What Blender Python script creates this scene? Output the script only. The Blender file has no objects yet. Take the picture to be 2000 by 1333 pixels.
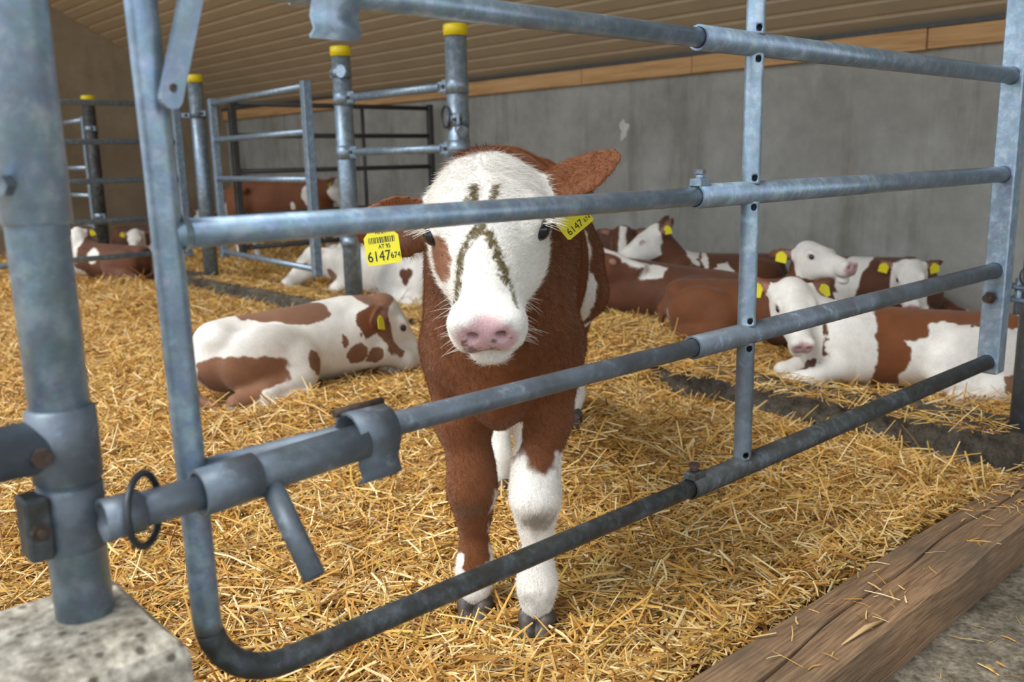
import bpy, math, random
import numpy as np
from mathutils import Matrix, Vector

random.seed(7)
rng = np.random.default_rng(7)
SC = bpy.context.scene
COL = SC.collection

# ------------------------------------------------------------------ camera
cam_d = bpy.data.cameras.new('camera')
cam = bpy.data.objects.new('camera', cam_d)
COL.objects.link(cam)
RW = Matrix(((0.67700, -0.13196, 0.72406), (0.73568, 0.14958, -0.66061), (-0.02113, 0.97991, 0.19834)))
cam.matrix_world = Matrix.Translation((0, 0, 1.0)) @ RW.to_4x4()
cam_d.sensor_fit = 'HORIZONTAL'
cam_d.sensor_width = 36.0
cam_d.lens = 36.0 * 1760 / 2000
cam_d.clip_start = 0.02
cam_d.clip_end = 200
cam_d.dof.use_dof = True
cam_d.dof.focus_distance = 1.86
cam_d.dof.aperture_fstop = 4.2
SC.camera = cam

# ------------------------------------------------------------------ light
world = bpy.data.worlds.new('world')
SC.world = world
world.use_nodes = True
wn = world.node_tree.nodes
wl = world.node_tree.links
wn.clear()
w_out = wn.new('ShaderNodeOutputWorld')
w_bg = wn.new('ShaderNodeBackground')
w_tc = wn.new('ShaderNodeTexCoord')
w_sep = wn.new('ShaderNodeSeparateXYZ')
w_cr = wn.new('ShaderNodeValToRGB')
w_cr.color_ramp.elements[0].position = 0.0
w_cr.color_ramp.elements[0].color = (0.95, 0.98, 1.0, 1)
w_cr.color_ramp.elements[1].position = 0.8
w_cr.color_ramp.elements[1].color = (0.50, 0.72, 1.0, 1)
wl.new(w_tc.outputs['Generated'], w_sep.inputs[0])
wl.new(w_sep.outputs['Z'], w_cr.inputs[0])
wl.new(w_cr.outputs[0], w_bg.inputs['Color'])
w_bg.inputs['Strength'].default_value = 0.95
wl.new(w_bg.outputs[0], w_out.inputs[0])

sun_d = bpy.data.lights.new('sun_offscreen', 'SUN')   # daylight from the open front of the barn, behind the camera
sun = bpy.data.objects.new('sun_offscreen', sun_d)
COL.objects.link(sun)
sun_d.energy = 2.3
sun_d.angle = math.radians(38)
sun_d.color = (1.0, 0.97, 0.92)
sun.rotation_euler = Vector((0.12, 0.70, -0.90)).to_track_quat('-Z', 'Y').to_euler()

SC.view_settings.view_transform = 'Standard'
SC.view_settings.look = 'None'
SC.view_settings.gamma = 1.0
SC.view_settings.use_curve_mapping = False
SC.view_settings.exposure = 0.80

# ------------------------------------------------------------------ materials
def new_mat(name):
    m = bpy.data.materials.new(name)
    m.use_nodes = True
    nt = m.node_tree
    b = nt.nodes['Principled BSDF']
    return m, nt, b

def noise(nt, scale, detail=4.0, rough=0.55, vec=None):
    n = nt.nodes.new('ShaderNodeTexNoise')
    n.inputs['Scale'].default_value = scale
    n.inputs['Detail'].default_value = detail
    n.inputs['Roughness'].default_value = rough
    if vec is not None:
        nt.links.new(vec, n.inputs['Vector'])
    return n

def ramp(nt, fac, stops):
    r = nt.nodes.new('ShaderNodeValToRGB')
    e = r.color_ramp.elements
    while len(e) < len(stops):
        e.new(0.5)
    for k, (p, c) in enumerate(stops):
        e[k].position = p
        e[k].color = (c[0], c[1], c[2], 1)
    nt.links.new(fac, r.inputs[0])
    return r

def mix(nt, a, b, fac, mode='MIX'):
    x = nt.nodes.new('ShaderNodeMix')
    x.data_type = 'RGBA'
    x.blend_type = mode
    for s, v in ((6, a), (7, b)):
        if isinstance(v, (tuple, list)):
            x.inputs[s].default_value = (v[0], v[1], v[2], 1)
        else:
            nt.links.new(v, x.inputs[s])
    if isinstance(fac, (int, float)):
        x.inputs[0].default_value = fac
    else:
        nt.links.new(fac, x.inputs[0])
    return x.outputs[2]

def bump(nt, b, height, strength=0.3, dist=0.01):
    n = nt.nodes.new('ShaderNodeBump')
    n.inputs['Strength'].default_value = strength
    n.inputs['Distance'].default_value = dist
    nt.links.new(height, n.inputs['Height'])
    nt.links.new(n.outputs[0], b.inputs['Normal'])

def geo_pos(nt):
    return nt.nodes.new('ShaderNodeNewGeometry').outputs['Position']

def mapping(nt, vec, scale=(1, 1, 1), rot=(0, 0, 0)):
    m = nt.nodes.new('ShaderNodeMapping')
    m.inputs['Scale'].default_value = scale
    m.inputs['Rotation'].default_value = rot
    nt.links.new(vec, m.inputs['Vector'])
    return m.outputs[0]

def mat_galv(name, base=(0.25, 0.325, 0.40), light=(0.40, 0.49, 0.57), dirt=None, dirt_amt=0.0, rough=0.37, metallic=0.6):
    m, nt, b = new_mat(name)
    p = geo_pos(nt)
    v = nt.nodes.new('ShaderNodeTexVoronoi')
    v.inputs['Scale'].default_value = 70
    nt.links.new(p, v.inputs['Vector'])
    n1 = noise(nt, 30, 6, 0.7, p)
    n2 = noise(nt, 130, 3, 0.6, p)
    c = ramp(nt, n1.outputs['Fac'], [(0.32, tuple(x * 0.8 for x in base)), (0.5, base), (0.68, light)]).outputs[0]
    c = mix(nt, c, v.outputs['Color'], 0.06, 'OVERLAY')
    if dirt:
        d = ramp(nt, n1.outputs['Fac'], [(0.62 - dirt_amt * 0.5, (1, 1, 1)), (0.78 - dirt_amt * 0.35, (0, 0, 0))]).outputs[0]
        n3 = noise(nt, 9, 6, 0.7, p)
        d2 = ramp(nt, n3.outputs['Fac'], [(0.35, (0, 0, 0)), (0.6, (1, 1, 1))]).outputs[0]
        c = mix(nt, c, dirt, mix(nt, d2, d, 0.5))
        b.inputs['Metallic'].default_value = metallic * 0.55
    else:
        b.inputs['Metallic'].default_value = metallic
    nt.links.new(c, b.inputs['Base Color'])
    rr = nt.nodes.new('ShaderNodeMapRange')
    rr.inputs['To Min'].default_value = rough - 0.08
    rr.inputs['To Max'].default_value = rough + 0.16
    nt.links.new(n1.outputs['Fac'], rr.inputs['Value'])
    nt.links.new(rr.outputs[0], b.inputs['Roughness'])
    bump(nt, b, n2.outputs['Fac'], 0.12, 0.002)
    return m

def mat_plain(name, col, rough=0.5, metallic=0.0, var=0.15, scale=40, spec=None):
    m, nt, b = new_mat(name)
    n = noise(nt, scale, 4, 0.6, geo_pos(nt))
    c0 = tuple(max(0, x * (1 - var)) for x in col)
    c1 = tuple(min(1, x * (1 + var)) for x in col)
    c = ramp(nt, n.outputs['Fac'], [(0.3, c0), (0.7, c1)]).outputs[0]
    nt.links.new(c, b.inputs['Base Color'])
    b.inputs['Roughness'].default_value = rough
    b.inputs['Metallic'].default_value = metallic
    if spec is not None:
        b.inputs['Specular IOR Level'].default_value = spec
    bump(nt, b, n.outputs['Fac'], 0.15, 0.002)
    return m

def mat_concrete(name, dark, light, stain=(0.10, 0.085, 0.05), stain_amt=0.35, streak=True, spots=False, ns=1.0, ov=0.6):
    m, nt, b = new_mat(name)
    p = geo_pos(nt)
    n1 = noise(nt, 1.3 * ns, 6, 0.62, p)
    n2 = noise(nt, 9 * ns, 6, 0.65, p)
    n3 = noise(nt, 90, 4, 0.6, p)
    c = ramp(nt, n1.outputs['Fac'], [(0.3, dark), (0.7, light)]).outputs[0]
    c = mix(nt, c, ramp(nt, n2.outputs['Fac'], [(0.3, (0.42, 0.42, 0.42)), (0.7, (0.58, 0.58, 0.58))]).outputs[0], ov, 'OVERLAY')
    if ns > 1:
        c = mix(nt, c, ramp(nt, n2.outputs['Fac'], [(0.32, (0.5, 0.48, 0.45)), (0.55, (1, 1, 1)), (0.7, (1.3, 1.3, 1.28))]).outputs[0], 1.0, 'MULTIPLY')
        c = mix(nt, c, ramp(nt, n3.outputs['Fac'], [(0.35, (0.6, 0.58, 0.55)), (0.6, (1.1, 1.1, 1.1))]).outputs[0], 1.0, 'MULTIPLY')
    if streak:
        s = noise(nt, 3.2, 5, 0.65, mapping(nt, p, (1.6, 1.6, 0.22)))
        f = ramp(nt, s.outputs['Fac'], [(0.52, (0, 0, 0)), (0.72, (stain_amt,) * 3)]).outputs[0]
        c = mix(nt, c, stain, f)
        s2 = noise(nt, 5.0, 5, 0.65, mapping(nt, p, (1.3, 1.3, 0.35)))
        f2 = ramp(nt, s2.outputs['Fac'], [(0.6, (0, 0, 0)), (0.75, (0.25,) * 3)]).outputs[0]
        c = mix(nt, c, (min(1, light[0] * 1.35), min(1, light[1] * 1.37), min(1, light[2] * 1.4)), f2)
    if spots:
        v = nt.nodes.new('ShaderNodeTexVoronoi')
        v.inputs['Scale'].default_value = 38
        nt.links.new(p, v.inputs['Vector'])
        f3 = ramp(nt, v.outputs['Distance'], [(0.13, (0.8,) * 3), (0.24, (0, 0, 0))]).outputs[0]
        c = mix(nt, c, (0.05, 0.04, 0.028), f3)
    nt.links.new(c, b.inputs['Base Color'])
    b.inputs['Roughness'].default_value = 0.85
    b.inputs['Specular IOR Level'].default_value = 0.25
    hb = mix(nt, n2.outputs['Fac'], n3.outputs['Fac'], 0.5)
    bump(nt, b, hb, 0.35, 0.006)
    return m

def mat_wood(name, dark, mid, light, axis='y', grain=9.0, dirt=None):
    m, nt, b = new_mat(name)
    p = geo_pos(nt)
    sc = (1, 0.045, 1) if axis == 'y' else (0.06, 1, 1)
    g = noise(nt, grain * 6, 6, 0.65, mapping(nt, p, sc))
    n = noise(nt, 3.0, 5, 0.6, p)
    c = ramp(nt, g.outputs['Fac'], [(0.3, dark), (0.5, mid), (0.72, light)]).outputs[0]
    if dirt:
        f = ramp(nt, n.outputs['Fac'], [(0.42, (0, 0, 0)), (0.7, (0.8,) * 3)]).outputs[0]
        c = mix(nt, c, dirt, f)
    nt.links.new(c, b.inputs['Base Color'])
    b.inputs['Roughness'].default_value = 0.75
    b.inputs['Specular IOR Level'].default_value = 0.25
    bump(nt, b, g.outputs['Fac'], 0.35, 0.004)
    return m

def mat_attr(name, rough=0.7, fine=220.0, amp=0.25, bstr=0.25, spec=0.3, sheen=0.0, aniso=None):
    m, nt, b = new_mat(name)
    a = nt.nodes.new('ShaderNodeVertexColor')
    a.layer_name = 'Col'
    tc = nt.nodes.new('ShaderNodeTexCoord')
    v = tc.outputs['Object']
    if aniso:
        v = mapping(nt, v, aniso)
    n = noise(nt, fine, 3, 0.6, v)
    n2 = noise(nt, 14, 4, 0.6, tc.outputs['Object'])
    lo, hi = 1 - amp, 1 + amp
    f = ramp(nt, n.outputs['Fac'], [(0.3, (lo, lo, lo)), (0.7, (hi, hi, hi))]).outputs[0]
    c = mix(nt, a.outputs['Color'], f, 1.0, 'MULTIPLY')
    g = ramp(nt, n2.outputs['Fac'], [(0.3, (0.88, 0.88, 0.88)), (0.7, (1.1, 1.1, 1.1))]).outputs[0]
    c = mix(nt, c, g, 1.0, 'MULTIPLY')
    nt.links.new(c, b.inputs['Base Color'])
    b.inputs['Roughness'].default_value = rough
    b.inputs['Specular IOR Level'].default_value = spec
    if sheen:
        b.inputs['Sheen Weight'].default_value = sheen
        b.inputs['Sheen Roughness'].default_value = 0.6
    if bstr:
        bump(nt, b, n.outputs['Fac'], bstr, 0.004)
    return m

M = {}
M['galv'] = mat_galv('galvanised_steel')
M['galv_dirty'] = mat_galv('soiled_galvanised_steel', (0.085, 0.10, 0.11), (0.16, 0.18, 0.195), dirt=(0.042, 0.038, 0.028), dirt_amt=0.45, rough=0.55)
M['galv_mid'] = mat_galv('weathered_galvanised_steel', (0.25, 0.31, 0.37), (0.38, 0.45, 0.52), dirt=(0.11, 0.125, 0.14), dirt_amt=0.10, rough=0.45)
M['galv_bright'] = mat_galv('bright_galvanised_steel', (0.32, 0.42, 0.52), (0.52, 0.62, 0.72), rough=0.36)
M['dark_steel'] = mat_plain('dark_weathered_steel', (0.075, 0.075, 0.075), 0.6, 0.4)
M['rust'] = mat_plain('rusty_bolt_steel', (0.085, 0.055, 0.04), 0.7, 0.4, 0.4, 120)
M['yellow'] = mat_plain('yellow_plastic', (0.80, 0.62, 0.008), 0.4, 0, 0.05)
M['tag'] = mat_plain('yellow_ear_tag_plastic', (0.82, 0.72, 0.03), 0.45, 0, 0.04)
M['ink'] = mat_plain('black_print', (0.03, 0.03, 0.02), 0.6)
M['wall'] = mat_concrete('grey_concrete_wall', (0.27, 0.26, 0.225), (0.43, 0.42, 0.38), stain_amt=0.45)
M['wall_side'] = mat_concrete('brown_grey_concrete_wall', (0.26, 0.20, 0.13), (0.36, 0.29, 0.20), stain_amt=0.3)
M['floor'] = mat_concrete('stained_concrete_floor', (0.125, 0.105, 0.075), (0.30, 0.262, 0.20), stain=(0.06, 0.045, 0.025), stain_amt=0.8, streak=True, ns=3.0, ov=1.0)
M['pillar'] = mat_concrete('weathered_concrete', (0.42, 0.37, 0.29), (0.64, 0.58, 0.48), stain=(0.10, 0.08, 0.055), stain_amt=0.85, spots=True, ns=4.0, ov=1.0)
M['kerb'] = mat_concrete('dark_damp_concrete', (0.065, 0.055, 0.042), (0.15, 0.13, 0.10), stain=(0.035, 0.026, 0.016), stain_amt=0.7, ns=2.0)
M['plaster'] = mat_plain('white_filler', (0.62, 0.60, 0.54), 0.9)
M['timber'] = mat_wood('brown_weathered_timber', (0.10, 0.054, 0.028), (0.275, 0.160, 0.084), (0.43, 0.28, 0.16), 'y', 34, dirt=(0.11, 0.085, 0.06))
M['splinter'] = mat_wood('bare_split_wood', (0.40, 0.25, 0.11), (0.55, 0.36, 0.17), (0.65, 0.46, 0.24), 'y', 9)
M['plank'] = mat_wood('orange_softwood', (0.40, 0.21, 0.085), (0.56, 0.32, 0.14), (0.66, 0.42, 0.21), 'x', 5)
M['ceiling'] = mat_plain('beige_sheet_metal', (0.52, 0.42, 0.28), 0.55, 0.0, 0.06, 3)
M['straw'] = mat_attr('golden_straw', 0.5, 300, 0.12, 0.0, 0.35)
M['fur'] = mat_attr('short_calf_fur', 0.62, 340, 0.16, 0.35, 0.25, 0.12)
M['hair'] = mat_attr('calf_hair', 0.55, 60, 0.05, 0.0, 0.3)
M['eye'] = mat_plain('dark_wet_eye', (0.012, 0.012, 0.018), 0.06, 0, 0.1, 40, 0.6)
M['hoof'] = mat_plain('grey_brown_hoof', (0.075, 0.06, 0.05), 0.6, 0, 0.5, 60)
M['mud'] = mat_plain('dried_dung', (0.10, 0.075, 0.02), 0.8, 0, 0.5, 120)
M['lash'] = mat_plain('white_hair', (0.82, 0.78, 0.70), 0.5, 0, 0.05)
M['wire'] = mat_plain('dark_wire', (0.06, 0.065, 0.07), 0.45, 0.6)

# ------------------------------------------------------------------ helpers
def tag(o, label=None, cat=None, group=None, kind=None):
    if label: o['label'] = label
    if cat: o['category'] = cat
    if group: o['group'] = group
    if kind: o['kind'] = kind
    return o

def empty(name, loc=(0, 0, 0), rz=0.0, parent=None):
    o = bpy.data.objects.new(name, None)
    o.empty_display_size = 0.1
    COL.objects.link(o)
    o.location = loc
    o.rotation_euler = (0, 0, rz)
    if parent: o.parent = parent
    return o

def V3(p):
    return np.asarray(p, float)

def frame_of(d):
    d = d / np.linalg.norm(d)
    a = np.array([0, 0, 1.0]) if abs(d[2]) < 0.9 else np.array([1.0, 0, 0])
    u = np.cross(a, d); u /= np.linalg.norm(u)
    w = np.cross(d, u)
    return u, w

class MB:
    def __init__(s):
        s.v = []; s.f = []; s.sm = []
    def tube(s, path, r, n=20, caps=True, hollow=0.0):
        path = [V3(p) for p in path]
        rr = r if isinstance(r, (list, tuple, np.ndarray)) else [r] * len(path)
        base = len(s.v)
        u = None
        for k, p in enumerate(path):
            if k == 0: d = path[1] - path[0]
            elif k == len(path) - 1: d = path[-1] - path[-2]
            else:
                d = (path[k + 1] - p) / np.linalg.norm(path[k + 1] - p) + (p - path[k - 1]) / np.linalg.norm(p - path[k - 1])
            d = d / np.linalg.norm(d)
            if u is None: u, w = frame_of(d)
            else:
                u = u - d * np.dot(u, d); u /= np.linalg.norm(u); w = np.cross(d, u)
            for j in range(n):
                a = 2 * math.pi * j / n
                s.v.append(tuple(p + (u * math.cos(a) + w * math.sin(a)) * rr[k]))
        for k in range(len(path) - 1):
            for j in range(n):
                a = base + k * n + j; b = base + k * n + (j + 1) % n
                s.f.append((a, b, b + n, a + n)); s.sm.append(True)
        if caps:
            s.f.append(tuple(base + j for j in reversed(range(n)))); s.sm.append(False)
            e = base + (len(path) - 1) * n
            s.f.append(tuple(e + j for j in range(n))); s.sm.append(False)
        return s
    def shell(s, a, b, r0, r1, n=24):
        # open-ended pipe with wall thickness
        a, b = V3(a), V3(b)
        d = (b - a) / np.linalg.norm(b - a)
        u, w = frame_of(d)
        base = len(s.v)
        for p, r in ((a, r1), (a, r0), (b, r0), (b, r1)):
            for j in range(n):
                t = 2 * math.pi * j / n
                s.v.append(tuple(p + (u * math.cos(t) + w * math.sin(t)) * r))
        for k in range(4):
            for j in range(n):
                x = base + k * n + j; y = base + k * n + (j + 1) % n
                k2 = base + ((k + 1) % 4) * n
                x2 = k2 + j; y2 = k2 + (j + 1) % n
                s.f.append((x, y, y2, x2)); s.sm.append(k in (1, 3))
        return s
    def pipe(s, x, y, zs, r0, r1, n=24):
        # upright pipe wall with rings at the given heights
        base = len(s.v); m = len(zs)
        loop = [(z, r1) for z in zs] + [(z, r0) for z in reversed(zs)]
        for z, r in loop:
            for j in range(n):
                t = 2 * math.pi * j / n
                s.v.append((x + r * math.cos(t), y + r * math.sin(t), z))
        for k in range(2 * m):
            for j in range(n):
                a = base + k * n + j; b = base + k * n + (j + 1) % n
                k2 = base + ((k + 1) % (2 * m)) * n
                s.f.append((a, b, k2 + (j + 1) % n, k2 + j)); s.sm.append(k % m != m - 1)
        return s
    def box(s, lo, hi, rot=None, bev=0.0):
        lo, hi = V3(lo), V3(hi)
        c = (lo + hi) / 2; h = (hi - lo) / 2
        base = len(s.v)
        R3 = np.eye(3) if rot is None else np.array(rot)
        if bev <= 0:
            for x in (-1, 1):
                for y in (-1, 1):
                    for z in (-1, 1):
                        s.v.append(tuple(c + R3 @ (h * np.array([x, y, z]))))
            for q in ((0, 1, 3, 2), (4, 6, 7, 5), (0, 4, 5, 1), (2, 3, 7, 6), (0, 2, 6, 4), (1, 5, 7, 3)):
                s.f.append(tuple(base + i for i in q)); s.sm.append(False)
            return s
        idx = {}
        for x in (-1, 1):
            for y in (-1, 1):
                for z in (-1, 1):
                    sg = np.array([x, y, z])
                    for ax in range(3):
                        o = h - bev; o[ax] = h[ax]
                        idx[(x, y, z, ax)] = len(s.v)
                        s.v.append(tuple(c + R3 @ (o * sg)))
        def add(q, nrm):
            pts = [np.array(s.v[i]) for i in q]
            nn = np.cross(pts[1] - pts[0], pts[2] - pts[0])
            if np.dot(nn, R3 @ np.array(nrm, float)) < 0: q = q[::-1]
            s.f.append(tuple(q)); s.sm.append(False)
        for ax in range(3):
            o1, o2 = [i for i in range(3) if i != ax]
            for sg in (-1, 1):
                q = []
                for a_, b_ in ((-1, -1), (1, -1), (1, 1), (-1, 1)):
                    k = [0, 0, 0]; k[ax] = sg; k[o1] = a_; k[o2] = b_
                    q.append(idx[(k[0], k[1], k[2], ax)])
                nr = [0, 0, 0]; nr[ax] = sg
                add(q, nr)
            for a_ in (-1, 1):
                for b_ in (-1, 1):
                    q = []
                    for t, A in ((-1, o1), (1, o1), (1, o2), (-1, o2)):
                        k = [0, 0, 0]; k[ax] = t; k[o1] = a_; k[o2] = b_
                        q.append(idx[(k[0], k[1], k[2], A)])
                    nr = [0, 0, 0]; nr[o1] = a_; nr[o2] = b_
                    add(q, nr)
        for x in (-1, 1):
            for y in (-1, 1):
                for z in (-1, 1):
                    add([idx[(x, y, z, 0)], idx[(x, y, z, 1)], idx[(x, y, z, 2)]], (x, y, z))
        return s
    def prism(s, pts, off):
        # closed polygon extruded by the vector off
        base = len(s.v); n = len(pts); off = V3(off)
        for p in pts: s.v.append(tuple(V3(p)))
        for p in pts: s.v.append(tuple(V3(p) + off))
        s.f.append(tuple(base + j for j in reversed(range(n)))); s.sm.append(False)
        s.f.append(tuple(base + n + j for j in range(n))); s.sm.append(False)
        for j in range(n):
            k = (j + 1) % n
            s.f.append((base + j, base + k, base + n + k, base + n + j)); s.sm.append(False)
        return s
    def torus(s, c, axis, R, r, n=28, m=10, sx=1.0):
        axis = V3(axis); axis = axis / np.linalg.norm(axis)
        u, w = frame_of(axis)
        pts = [V3(c) + u * math.cos(2 * math.pi * k / n) * R * sx + w * math.sin(2 * math.pi * k / n) * R for k in range(n)]
        base = len(s.v)
        for k in range(n):
            d = pts[(k + 1) % n] - pts[k - 1]; d /= np.linalg.norm(d)
            o = np.cross(d, axis)
            for j in range(m):
                a = 2 * math.pi * j / m
                s.v.append(tuple(pts[k] + (o * math.cos(a) + axis * math.sin(a)) * r))
        for k in range(n):
            for j in range(m):
                a = base + k * m + j; b = base + k * m + (j + 1) % m
                a2 = base + ((k + 1) % n) * m + j; b2 = base + ((k + 1) % n) * m + (j + 1) % m
                s.f.append((a, a2, b2, b)); s.sm.append(True)
        return s
    def build(s, name, mat, parent=None, local=False):
        me = bpy.data.meshes.new(name)
        me.from_pydata(s.v, [], s.f)
        me.polygons.foreach_set('use_smooth', s.sm)
        me.materials.append(M[mat])
        me.validate()
        me.update()
        o = bpy.data.objects.new(name, me)
        COL.objects.link(o)
        if parent:
            o.parent = parent
            if not local and parent.type == 'EMPTY':
                o.matrix_parent_inverse = Matrix.Translation(-parent.location)
        return o

def drill(o, cuts):
    # real holes: subtract closed cylinders (a, b, r) from a closed mesh
    import bmesh
    mb = MB()
    for a, b, r in cuts: mb.tube([a, b], r, 14)
    c = mb.build('drill', 'galv')
    for q in (o, c):
        bm = bmesh.new(); bm.from_mesh(q.data)
        bmesh.ops.recalc_face_normals(bm, faces=bm.faces[:]); bm.to_mesh(q.data); bm.free()
    m = o.modifiers.new('drill', 'BOOLEAN'); m.operation = 'DIFFERENCE'; m.solver = 'EXACT'; m.object = c
    me = bpy.data.meshes.new_from_object(o.evaluated_get(bpy.context.evaluated_depsgraph_get()))
    o.modifiers.clear(); o.data = me
    bpy.data.objects.remove(c)
    return o

def hexbolt(a, d, r, h, shank=0.0, shank_r=0.0):
    mb = MB()
    d = V3(d) / np.linalg.norm(d)
    mb.tube([V3(a), V3(a) + d * h], r, 6)
    if shank: mb.tube([V3(a) + d * h, V3(a) + d * (h + shank)], shank_r, 12)
    for k in range(len(mb.sm)): mb.sm[k] = False
    return mb

def np_mesh(name, verts, faces, mat, parent=None, colors=None, smooth=True, normals=None):
    # faces: (n,3) or (n,4) array
    me = bpy.data.meshes.new(name)
    nv, nf, k = len(verts), len(faces), faces.shape[1]
    me.vertices.add(nv)
    me.vertices.foreach_set('co', np.ascontiguousarray(verts, np.float32).ravel())
    me.loops.add(nf * k)
    me.loops.foreach_set('vertex_index', np.ascontiguousarray(faces, np.int32).ravel())
    me.polygons.add(nf)
    me.polygons.foreach_set('loop_start', np.arange(0, nf * k, k, dtype=np.int32))
    me.polygons.foreach_set('loop_total', np.full(nf, k, np.int32))
    me.polygons.foreach_set('use_smooth', np.full(nf, smooth, bool))
    me.update(calc_edges=True)
    if colors is not None:
        ca = me.color_attributes.new('Col', 'FLOAT_COLOR', 'POINT')
        c4 = np.ones((nv, 4), np.float32); c4[:, :3] = colors
        ca.data.foreach_set('color', c4.ravel())
    me.materials.append(M[mat])
    o = bpy.data.objects.new(name, me)
    COL.objects.link(o)
    if parent: o.parent = parent
    return o

_perm = np.random.default_rng(3).random((32, 32, 32)).astype(np.float32)
def vnoise(p, scale, seed=0.0):
    q = np.asarray(p, np.float32) * scale + np.float32(seed * 7.31 + 100.0)
    i = np.floor(q).astype(np.int64); f = (q - i).astype(np.float32)
    f = f * f * (3 - 2 * f)
    i &= 31; j = (i + 1) & 31
    x0, y0, z0 = i.T; x1, y1, z1 = j.T
    fx, fy, fz = f.T
    P = _perm
    a = P[x0, y0, z0] * (1 - fx) + P[x1, y0, z0] * fx
    b = P[x0, y1, z0] * (1 - fx) + P[x1, y1, z0] * fx
    c = P[x0, y0, z1] * (1 - fx) + P[x1, y0, z1] * fx
    d = P[x0, y1, z1] * (1 - fx) + P[x1, y1, z1] * fx
    return ((a * (1 - fy) + b * fy) * (1 - fz) + (c * (1 - fy) + d * fy) * fz) * 2 - 1

def fbm(p, scale, seed=0.0, octs=3):
    r = 0; a = 1.0
    for k in range(octs):
        r = r + a * vnoise(p, scale * 2 ** k, seed + k); a *= 0.5
    return r

# ------------------------------------------------------------------ setting
WALL_Y = 5.40
CEIL_Z = 1.70
SLOPE = 0.55
XL, XR = -11.30, 3.5
KERB = (3.05, 3.26, 0.10)

f = MB().box((-12, -40, -0.35), (40, WALL_Y, -0.02)).build('floor', 'floor'); tag(f, kind='structure')  # extended far out of view to stop light rising past its edge
f = MB().box((-12, WALL_Y, -0.35), (XR, WALL_Y + 0.25, CEIL_Z + 0.05)).build('wall_back', 'wall'); tag(f, kind='structure')
# white filler blotch on the back wall
mb = MB(); c = V3((-4.60, WALL_Y, 1.20)); ring = []
for k in range(18):
    a = 2 * math.pi * k / 18; rr = 0.055 + 0.014 * math.sin(3 * a + 1) + 0.012 * math.sin(5 * a)
    ring.append((c[0] + 0.75 * rr * math.cos(a), WALL_Y - 0.006, c[2] + 1.35 * rr * math.sin(a)))
mb.prism(ring, (0, 0.01, 0)).build('filler_patch', 'plaster', f)
# side wall at the far left, following the roof slope
zt = lambda y: CEIL_Z + (WALL_Y - y) * SLOPE
mb = MB().prism([(XL, -1.5, -0.3), (XL, WALL_Y + 0.2, -0.3), (XL, WALL_Y + 0.2, zt(WALL_Y) + 0.05), (XL, -1.5, zt(-1.5))], (-0.25, 0, 0))
f = mb.build('wall_left', 'wall_side'); tag(f, kind='structure')
# ribbed sheet ceiling, ribs along x
prof = []
step = 0.125
L = (WALL_Y + 0.12 + 0.4)  # unseen front eave, lengthened so the roof shades the back pen
k = 0.0
while k < L:
    y = WALL_Y + 0.12 - k
    for dy, dz in ((0, 0), (0.085, 0), (0.095, 0.012), (0.115, 0.012)):
        yy = y - dy
        prof.append((yy, zt(yy) + dz))
    k += step
vs, fs = [], []
for (y, z) in prof:
    vs += [(XL - 0.1, y, z), (XR, y, z)]
for k in range(len(prof) - 1):
    fs.append((2 * k, 2 * k + 1, 2 * k + 3, 2 * k + 2))
mb = MB(); mb.v = vs; mb.f = fs; mb.sm = [False] * len(fs)
n0 = len(mb.v)
for (y, z) in (prof[0], prof[-1]):
    mb.v += [(XL - 0.1, y, z + 0.14), (XR, y, z + 0.14)]
mb.f.append((n0, n0 + 2, n0 + 3, n0 + 1)); mb.sm.append(False)
f = mb.build('ceiling', 'ceiling'); tag(f, kind='structure')
# dark edge strip and the orange softwood planks under the ceiling
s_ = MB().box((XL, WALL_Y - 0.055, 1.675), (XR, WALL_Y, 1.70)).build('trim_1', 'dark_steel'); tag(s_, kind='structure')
xs = [XL, -9.7, -8.15, -6.55, -5.0, -3.95, -2.33, -0.8, 0.8, 2.2, XR]
root = empty('trim_2', (XL, WALL_Y, 1.56)); tag(root, kind='structure')
for k in range(len(xs) - 1):
    dz = random.uniform(-0.006, 0.006)
    MB().box((xs[k] + 0.003, WALL_Y - 0.045 + random.uniform(-0.006, 0.004), 1.562 + dz), (xs[k + 1] - 0.003, WALL_Y, 1.675), bev=0.004).build('plank', 'plank', root)
# concrete kerb under the row of posts
mb = MB()
n = 90
xk = np.linspace(XL, -0.86, n)
rows = []
for x in xk:
    j = 0.012 * math.sin(x * 7.1) + 0.008 * math.sin(x * 17.0 + 1)
    t = 0.006 * math.sin(x * 5.3 + 2)
    rows.append([(x, KERB[0] - 0.01, -0.2), (x, KERB[0] + 0.3 * j, KERB[2] - 0.03 + t), (x, KERB[0] + 0.03 + j, KERB[2] + t),
                 (x, KERB[1] - 0.02, KERB[2] + t), (x, KERB[1], KERB[2] - 0.02 + t), (x, KERB[1], -0.2)])
for r_ in rows: mb.v += r_
for k in range(n - 1):
    for j in range(5):
        a = k * 6 + j
        mb.f.append((a, a + 6, a + 7, a + 1)); mb.sm.append(False)
mb.f.append(tuple(range((n - 1) * 6, n * 6))); mb.sm.append(False)
f = mb.build('kerb', 'kerb'); tag(f, 'dark concrete kerb under the row of posts', 'kerb', kind='structure')
# plinth by the hinge post, where the kerb meets the timber
MB().box((-0.90, 2.93, -0.2), (-0.3, 3.30, 0.098), bev=0.012).build('kerb_end', 'kerb', f)

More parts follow.
